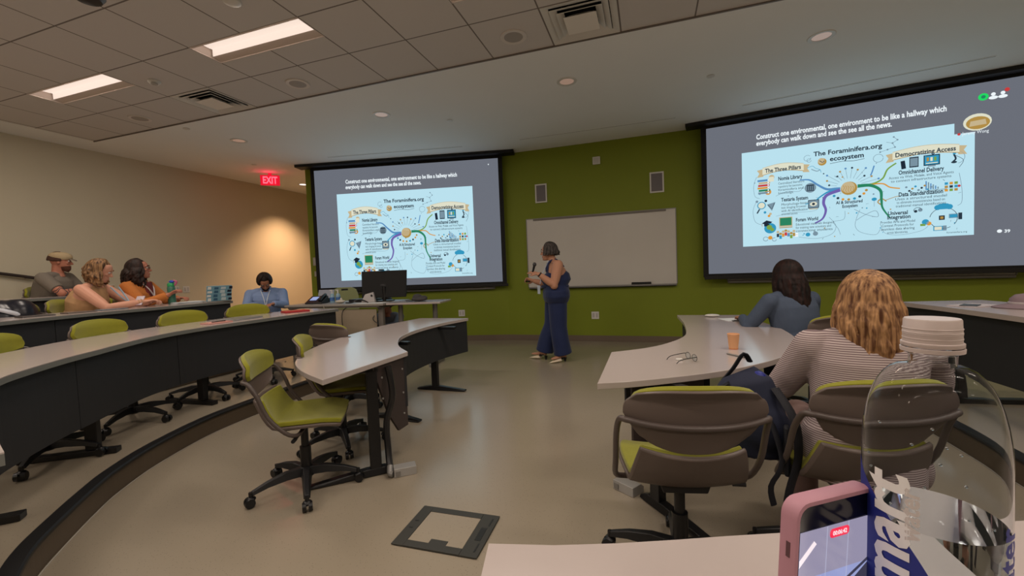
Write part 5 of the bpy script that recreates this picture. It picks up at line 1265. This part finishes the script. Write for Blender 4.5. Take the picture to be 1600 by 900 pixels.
place_chair(-5.78, 2.42, D(10), .30, 'empty green chair in the third row beside the black bags')

# ------------------------------------------------------------------ things on the desks
t = thing('book', 'closed red book on the second row desk near its far end', 'book', (-4.06, 3.98, .89), D(62))
b = B(); b.box((0, 0, .009), (.27, .20, .018)); b.build('cover', M('red_cover', (168, 28, 36), .5), t, bevel=.003); b = B(); b.box((.003, 0, .009), (.268, .192, .013)); b.build('pages', M('page_edges', (190, 160, 150), .8), t)
t = thing('laptop', 'closed grey laptop on the second row desk left of the red book', 'laptop', (-4.08, 3.28, .89), D(88))
b = B(); b.box((0, 0, .006), (.34, .23, .01)); b.build('base', SILV, t, bevel=.004); b = B(); b.box((0, 0, .0145), (.34, .23, .006)); b.build('lid', M('laptop_lid', (150, 150, 150), .35, metal=.5), t, bevel=.003)
t = thing('notebook', 'pink notebook with a pen beside the closed grey laptop', 'notebook', (-4.02, 2.98, .89), D(82))
b = B(); b.box((0, 0, .006), (.22, .15, .012)); b.build('cover', M('pink_cover', (196, 140, 130), .6), t, bevel=.002); b = B(); b.cyl((-.06, -.03, .016), (.07, -.02, .016), .004, seg=8); b.build('pen_clip', BLK, t)
# third row desk
def r3(x, y): return (x, y, 1.04)
t = thing('sticker_laptop', 'open laptop covered in blue stickers on the third row desk', 'laptop', r3(-5.24, 3.90), D(-110))
t.scale = (.88, .88, .95)
b = B(); b.box((0, 0, .008), (.31, .21, .014)); b.build('base', SILV, t, bevel=.003)
rx = Matrix.Rotation(-.30, 3, 'X'); LP = lambda x, z, d=0: V(0, .105, .012)+rx @ V(x, d, z)
b = B(); b.rings([[LP(-.155, z, 0), LP(.155, z, 0), LP(.155, z, .007), LP(-.155, z, .007)] for z in (0, .21)]); lid = b.build('lid', M('lid_blue', (120, 165, 185), .4), t, bevel=.002)
rn = random.Random(4)
for k in range(16):
    b = B(); x, z = -.13+.085*(k % 4)+rn.uniform(-.01, .01), .03+.05*(k//4)+rn.uniform(-.006, .006); a, c = rn.uniform(.018, .032), rn.uniform(.014, .022)
    b.poly([LP(x-a, z-c, .0078), LP(x+a, z-c, .0078), LP(x+a*.8, z+c, .0078), LP(x-a, z+c*.9, .0078)]); b.build('sticker', M('sticker_%d' % (k % 4), ((30, 40, 60), (200, 215, 220), (60, 100, 130), (235, 235, 230))[k % 4], .5), lid, smooth=False)
t = thing('paper_stack', 'crumpled white papers on the third row desk beside the green bottle', 'paper', r3(-5.42, 3.66), D(70))
for k in range(3): b = B(); b.box((.01*k, .008*k, .004+.007*k), (.28, .19, .003), .12*k); b.build('sheet', M('paper_white', (222, 226, 228), .7), t, smooth=False)
t = thing('drink_bottle', 'green and blue sports bottle held by the woman in the rust cardigan', 'bottle', r3(-5.58, 3.60), D(20))
t.scale = (1.15, 1.15, 1.15)
b = B(); b.lathe([(.033, 0), (.036, .02), (.034, .10), (.037, .17), (.03, .19), (.001, .192)], seg=20); b.build('bottle_body', M('green_bottle', (70, 130, 110), .25, trans=.3), t)
b = B(); b.lathe([(.032, .188), (.034, .21), (.026, .225), (.001, .23)], seg=20); b.build('lid', M('bottle_lid_green', (40, 150, 90), .4), t); b = B(); b.ell((.01, 0, .238), (.026, .018, .016)); b.build('spout', M('spout_blue', (40, 70, 190), .4), t); b = B(); b.tube([(.04, 0, .20), (.062, 0, .235), (.03, 0, .25)], .008, 8, smooth=4); b.build('loop', M('loop_pink', (190, 90, 130), .5), t)
t = thing('smartphone', 'phone held up by the woman in the patterned tan top', 'phone', (-5.42, 3.16, 1.115), D(40)); b = B(); b.box((0, 0, 0), (.075, .15, .009), 0, Matrix.Rotation(.7, 3, 'X')); b.build('phone_body', M('phone_pale', (150, 130, 140), .3), t, bevel=.003)
for x, y, lb, c in ((-5.30, 2.30, 'dark spiral notebook at the left of the third row desk', (60, 52, 52)), (-5.32, 2.62, 'brown folder on the third row desk in front of the woman in tan', (96, 78, 66)), (-5.34, 2.90, 'grey tablet on the third row desk near the elbow of the woman in tan', (110, 118, 126))):
    t = thing('notebook', lb, 'notebook', r3(x-.08, y), D(85), 'notebooks on the third row desk'); b = B(); b.box((0, 0, .006), (.22, .15, .011)); b.build('cover', M('nb_%d' % c[0], c, .6), t, bevel=.002); b = B(); b.tube([(-.105+.21*k/40, -.076+.004*math.sin(k*PI), .006+.006*math.cos(k*PI)) for k in range(41)], .0015, 5); b.build('spiral', SILV, t)
t = thing('paper_cup', 'tan paper cup on the fourth row desk between the two women', 'cup', (-6.83, 3.66, 1.19)); b = B(); b.lathe([(.028, 0), (.04, .11)], seg=20, cap=True); b.build('cup_wall', M('tan_cup', (196, 150, 108), .7), t); b = B(); b.lathe([(.041, .108), (.042, .115), (.001, .116)], seg=20); b.build('lid', WHITE, t)
t = thing('bag', 'black shiny bag with a pale streak at the left edge, on the third row seat', 'bag', (-5.95, 2.26, .79))
b = B(); b.ell((0, 0, .20), (.26, .22, .22)); b.ell((.1, .12, .26), (.16, .14, .16)); b.ell((-.05, -.12, .3), (.18, .14, .14)); b.build('bag_body', M('black_nylon', (22, 24, 34), .32, noise=.3, nscale=6), t, remesh=.015, relax=4)
b = B(); b.tube([(.18, -.12, .36), (.24, .0, .30), (.22, .10, .26), (.2, .2, .28)], [.012, .02, .02, .012], 8, smooth=4); b.build('reflective_strip', M('pale_strip', (200, 205, 215), .4), t)
# right table
t = thing('paper_cup', 'empty orange-tan paper cup on the right front table', 'cup', (.50, 2.93, .74)); b = B()
b.lathe([(.026, .002), (.0345, .092), (.0365, .095), (.0345, .0975), (.033, .094), (.025, .008), (.001, .007)], seg=32, cap=True); b.build('cup_wall', M('kraft_orange_cup', (222, 168, 124), .7), t)
b = B(); b.lathe([(.0262, .0), (.0268, .006), (.0262, .007), (.001, .007)], seg=28); b.build('base_rim', M('cup_base', (196, 124, 78), .7), t)
t = thing('eyeglasses', 'folded eyeglasses with dark arms on the right front table', 'glasses', (.22, 2.56, .74), D(25))
GM = M('thin_grey_rim', (90, 86, 84), .3, metal=.6)
for q in (-1, 1):
    b = B(); b.tube([V(.0, q*.034+.025*math.cos(a), .022+.019*math.sin(a)) for a in [2*PI*k/20 for k in range(20)]], .0016, 6, closed=True); b.build('rim', GM, t)
    b = B(); b.rings([[V(dx, q*.034+.024*math.cos(a), .022+.018*math.sin(a)) for a in [2*PI*k/20 for k in range(20)]] for dx in (-.0006, .0006)]); b.build('lens', M('glasses_lens', (230, 235, 235), .02, trans=1, ior=1.3), t)
    b = B(); b.tube([(0, q*.060, .030), (-.02, q*.062, .030), (-.10, q*.058-.01, .022), (-.125, q*.055-.012, .004)], .0022, 6, smooth=3); b.build('temple', BLK, t)
t = thing('pen', 'grey pen lying between the paper cup and the backpack', 'pen', (.475, 2.70, .745), D(-52)); b = B(); b.cyl((-.065, 0, .0), (.055, 0, 0), .005, seg=10); b.build('barrel', GREYM, t); b = B(); b.cyl((.055, 0, 0), (.07, 0, 0), .004, .001, seg=10); b.build('tip', BLK, t)
t = thing('eraser_stub', 'small white eraser beside the glasses on the right table', 'eraser', (.155, 2.55, .74)); b = B(); b.box((0, 0, .006), (.035, .018, .012), .2); b.build('block', WHITE, t, bevel=.003)
t = thing('earphone_case', 'small white case at the far edge of the right table', 'case', (.60, 4.62, .74)); b = B(); b.ell((0, 0, .014), (.07, .04, .014)); b.build('shell', WHITE, t); b = B(); b.box((.0, 0, .018), (.17, .001, .002)); b.build('seam', DKG, t)
t = thing('paper_sheets', 'white papers and a dark pen by the elbow of the dark haired woman', 'paper', (.80, 4.40, .74)); b = B(); b.box((0, 0, .002), (.30, .20, .003), .3); b.build('sheet', M('paper_white', (222, 226, 228), .7), t, smooth=False); b = B(); b.box((.02, -.1, .005), (.20, .03, .004), .2); b.build('dark_edge', DKG, t, smooth=False)
t = thing('smartphone', 'lit blue phone screen held beside the dark haired woman', 'phone', (1.24, 3.42, .80), D(5))
b = B(); b.box((0, 0, 0), (.075, .009, .15)); b.build('phone_body', BLK, t, bevel=.003); b = B(); b.box((0, -.0056, 0), (.066, .001, .135)); b.build('screen', M('phone_blue_screen', (20, 25, 40), .3, emit=(125, 160, 245), es=1.0), t)
# right hand desk
t = thing('bucket_hat', 'mauve grey hat lying on the far right desk', 'hat', (2.52, 3.85, .89))
b = B(); b.lathe([(.20, 0), (.205, .006), (.12, .03), (.115, .065), (.09, .09), (.04, .10), (.001, .10)], seg=30, sy=.8); b.build('crown', M('mauve_cloth', (130, 112, 118), .9, noise=.1), t)
b = B(); b.lathe([(.122, .026), (.124, .04), (.119, .042)], seg=30, cap=False, sy=.8); b.build('band', M('pale_band', (190, 180, 180), .8), t)
t = thing('paper_sheets', 'pale sheets with dark edges in front of the mauve hat', 'paper', (2.30, 4.02, .89)); b = B(); b.box((0, 0, .003), (.26, .18, .005), .5); b.build('sheet', M('paper_mauve', (190, 182, 186), .7), t, smooth=False); b = B(); b.box((-.04, -.03, .008), (.14, .09, .005), .9); b.build('card', DKG, t, smooth=False)
place_chair(2.95, 2.7, D(170), .15, 'dark task chair behind the right desk, seen past the water bottle')

# ------------------------------------------------------------------ backpack on the near chair
NV = M('navy_backpack', (30, 36, 58), .8, noise=.15, nscale=15, bump=.3, bscale=80); NVD = M('black_webbing', (14, 16, 26), .7)
t = thing('backpack', 'navy backpack with hanging straps on the empty chair beside the blonde woman', 'backpack', (.395, 2.03, .485), D(-8))
b = B(); b.loft([(V(.02, 0, -.02), .12, .09), (V(.02, .0, .08), .14, .115), (V(.0, .0, .19), .135, .11), (V(-.01, .01, .28), .11, .09), (V(-.03, .02, .32), .07, .05)], 20, 2.6, x=(1, 0, 0)); b.ell((.05, -.08, .12), (.11, .05, .10)); b.build('bag_body', NV, t, remesh=.010, relax=4)
b = B(); b.tube([(-.09, .02, .28), (-.05, .0, .34), (-.01, .0, .405), (.015, .02, .37)], .015, 8, smooth=4, flat=.5); b.build('grab_handle', NVD, t)
b = B(); b.ell((.04, -.02, .31), (.035, .025, .03)); b.build('blue_bottle_top', M('cobalt', (30, 40, 130), .4), t)
b = B(); b.tube([(-.07, -.07, .29), (-.12, -.06, .24), (-.11, -.05, .14)], .02, 8, smooth=4, flat=.4); b.build('strap', NVD, t)
b = B(); b.tube([(.10, -.06, .28), (.155, -.14, .18), (.165, -.15, .04), (.135, -.15, -.10), (.12, -.15, -.22)], .020, 8, smooth=4, flat=.35); b.build('strap', NVD, t)
b = B(); b.tube([(.08, -.12, .16), (.11, -.17, .02), (.07, -.18, -.08), (.08, -.17, -.16)], .013, 8, smooth=4, flat=.35); b.build('strap', NVD, t)
b = B(); b.box((.13, -.10, .05), (.02, .10, .2)); b.build('side_pocket', NVD, t, bevel=.008)

# ------------------------------------------------------------------ water bottle in the foreground
CP = M('clear_plastic', (245, 248, 250), .02, trans=1, ior=1.12, spec=.6)
WATER = M('water', (240, 246, 248), .0, trans=1, ior=1.33)
def fwd(px, py, d): return V(0, 0, 1.3)+(rt*((px-800)/F_PX)+up*((450-py)/F_PX)+fw)*d
bt = fwd(1456, 497, .325); H_ = bt.z-.89; RB = .0425
t = thing('water_bottle', 'large clear water bottle with a white cap standing closest to the camera', 'bottle', (bt.x, bt.y, .89), D(-40))
pr = [(.001, .004), (.022, .003), (.036, .0), (.040, .012), (RB, .03), (RB, .250)]
for k in range(1, 11):
    a = k/10*PI/2; pr.append((.0140+(RB-.0140)*math.cos(a)**.85 if k < 10 else .0140, .250+.073*math.sin(a)))
pr += [(.0136, .326), (.0136, H_-.028), (.0165, H_-.0265), (.0165, H_-.0245), (.0125, H_-.023), (.0125, H_-.006)]
b = B(); th_ = .0006
b.lathe(pr+[(r-th_, z) for r, z in pr[::-1] if r > .005], seg=64, cap=False)
b.build('bottle_wall', CP, t)
wz = .205
b = B(); b.lathe([(.001, .0055), (.034, .006), (.0395, .014), (RB-.0011, .032), (RB-.0011, wz), (.02, wz-.0003), (.001, wz-.0003)], seg=64); b.build('water', WATER, t)
CAPM = M('translucent_cap', (190, 176, 172), .35, spec=.5)
b = B(); b.lathe([(.0178, H_-.0215), (.0182, H_-.021), (.0182, H_-.0185), (.0170, H_-.018), (.0170, H_-.012), (.0172, H_-.0115), (.0170, H_-.011), (.0166, H_-.001), (.0160, H_), (.001, H_)], seg=48)
b.build('cap', CAPM, t)
for z_ in (.0075, .0105, .0150):
    b = B(); b.lathe([(.0168, H_-z_-.0006), (.01725, H_-z_-.0003), (.01725, H_-z_+.0003), (.0168, H_-z_+.0006)], seg=48, cap=False); b.build('cap_ring', CAPM, t)
b = B(); b.lathe([(.0184, H_-.0255), (.0186, H_-.0225), (.0176, H_-.0222), (.0176, H_-.0255)], seg=48, cap=False); b.build('tamper_band', CAPM, t)
# printing wrapped on the wall: angle 0 looks at the camera
vc = math.atan2(-bt.y, -bt.x)-D(-40)
def wrap(x, y, l=.0004): a = vc+x/RB; return V((RB+l)*math.cos(a), (RB+l)*math.sin(a), y)
PW = M('label_white', (226, 224, 222), .5); PB = M('label_navy', (34, 44, 128), .45); PBL = M('label_blue_fade', (70, 96, 180), .45)
def wrapped_text(b, st, x, y0, size, l=.0006):
    vs, fs, x1 = text_data(st, True); tb = bmesh.new(); q = [tb.verts.new((v.x, v.y, 0)) for v in vs]
    for f in fs:
        try: tb.faces.new([q[i] for i in f])
        except ValueError: pass
    for k in range(-8, 24):
        bmesh.ops.bisect_plane(tb, geom=tb.verts[:]+tb.edges[:]+tb.faces[:], plane_co=(0, k*.05, 0), plane_no=(0, 1, 0))
    for v in tb.verts: v.co = wrap(x-v.co.y*size, y0+v.co.x*size, l)
    me = bpy.data.meshes.new('t'); tb.to_mesh(me); tb.free(); b.bm.from_mesh(me); bpy.data.meshes.remove(me)
# angle grows anticlockwise seen from above = towards the right of the picture
b = B(); n = 24; R_ = []
for k in range(n+1):
    y = .12+.122*k/n; xr = max(-.0615, .012-.074*((y-.12)/.122)**2.2); R_.append([wrap(-.064+(xr+.064)*j/8, y, .0002) for j in range(9)])
V_ = [[b.v(p) for p in r] for r in R_]
for k in range(n):
    for j in range(8): b.face((V_[k][j], V_[k][j+1], V_[k+1][j+1], V_[k+1][j]))
b.build('label_patch', PB, t)
b = B(); wrapped_text(b, 'smart', -.0125, .134, .047); b.build('lettering', PW, t, smooth=False)
b = B(); wrapped_text(b, 'water', -.006, .197, .0165); b.build('lettering', M('label_pale_print', (196, 188, 184), .5), t, smooth=False)
b = B(); wrapped_text(b, 'water', .056, .155, .026); b.build('lettering', PB, t, smooth=False)
rn = random.Random(9)
for k in range(14):
    b = B(); a = rn.uniform(-.045, .045); b.ell(wrap(a, rn.uniform(.21, .29), -.0012), (.0011, .0011, .0009), seg=8, rg=6); b.build('droplet', WATER, t)

# ------------------------------------------------------------------ phone with a pink case behind the bottle
PK = M('pink_silicone', (176, 128, 142), .55)
c0 = fwd(1244, 788, .315); c1 = fwd(1372, 757, .345)
ex_ = (c1-c0); Wd = ex_.length; ex_.normalize()
dn_ = V(-.02, .02, -1); dn_ = (dn_-ex_*dn_.dot(ex_)).normalized(); nz_ = ex_.cross(dn_).normalized()
if nz_.dot(V(0, 0, 1.3)-c0) < 0: nz_ = -nz_
Hd = (min(c0.z, c1.z)-.892)/-dn_.z
t = thing('smartphone', 'phone in a pink case standing behind the water bottle, its screen showing the ceiling', 'phone', c0+ex_*Wd/2+dn_*Hd)
Q = lambda x, y, l=0: c0+ex_*x+dn_*y+nz_*l
def qrr(x0, y0, x1, y1, r, l, n=5):
    out = []
    for cx, cy, a0 in ((x1-r, y1-r, 0), (x0+r, y1-r, 90), (x0+r, y0+r, 180), (x1-r, y0+r, 270)):
        for k in range(n+1): a = math.radians(a0+90*k/n); out.append(Q(cx+r*math.cos(a), cy+r*math.sin(a), l))
    return out
b = B(); b.rings([qrr(.0006, .0006, Wd-.0006, Hd-.0006, .012, -.012), qrr(0, 0, Wd, Hd, .013, -.009), qrr(0, 0, Wd, Hd, .013, -.001), qrr(.001, .001, Wd-.001, Hd-.001, .012, .0008), qrr(.0042, .0042, Wd-.0042, Hd-.0042, .010, .0008), qrr(.0046, .0046, Wd-.0046, Hd-.0046, .010, -.001)]); b.build('case', PK, t, world=True)
b = B(); b.poly(qrr(.0048, .0048, Wd-.0048, Hd-.0048, .010, -.0004)); b.build('glass', M('phone_black_glass', (8, 8, 10), .12), t, world=True, smooth=False)
b = B(); b.box(Q(0, .040, -.004), (.003, .012, .004)); 
b = B(); b.rings([[Q(-.0005, .032, -.006), Q(-.0005, .044, -.006), Q(-.0005, .044, -.003), Q(-.0005, .032, -.003)], [Q(.001, .032, -.006), Q(.001, .044, -.006), Q(.001, .044, -.003), Q(.001, .032, -.003)]]); b.build('side_button', M('button_brown', (90, 60, 66), .5), t, world=True, smooth=False)
SCR = [M('cam_ceiling', (10, 10, 12), .2, emit=(148, 142, 166), es=1), M('cam_ceiling_blue', (10, 10, 12), .2, emit=(150, 158, 205), es=1), M('cam_grid_line', (10, 10, 12), .2, emit=(178, 180, 205), es=1), M('cam_red_pill', (10, 10, 12), .2, emit=(235, 40, 72), es=1.1), M('cam_white', (10, 10, 12), .2, emit=(240, 225, 230), es=1.1), M('cam_dark', (10, 10, 12), .2, emit=(60, 58, 76), es=1)]
b = B(); sx0, sx1, sy0 = .006, Wd-.006, .024
def srect(x0, y0, x1, y1, c, l): b.mi = c; b.poly([Q(x0, y1, l), Q(x1, y1, l), Q(x1, y0, l), Q(x0, y0, l)])
srect(sx0, sy0, sx1, .062, 0, .0000); srect(sx0, .062, sx1, Hd-.008, 1, .0000)
for fx in (.36, .66): srect(sx0+(sx1-sx0)*fx, sy0, sx0+(sx1-sx0)*fx+.0006, Hd-.008, 2, .0003)
def squad(pts, c, l): b.mi = c; b.poly([Q(x, y, l) for x, y in pts])
squad([(sx0, .046), (sx0, .052), (.024, .036), (.021, .033)], 4, .0003)
squad([(sx0, .096), (sx1, .058), (sx1, .061), (sx0, .100)], 5, .0003); squad([(.034, .094), (.055, .084), (.055, .13), (.034, .13)], 4, .0003); squad([(.062, .078), (sx1, .062), (sx1, .14), (.062, .14)], 5, .0002)
b.mi = 3; b.poly([p for p in qrr(.038, .027, .060, .0345, .003, .0005)])
b.mi = 4; add_text(b, '00:06:42', lambda x, y: Q(.041+x, .0325-y, .0008), True, width=.016, size=.005)
b.build('screen_picture', SCR, t, world=True, smooth=False)
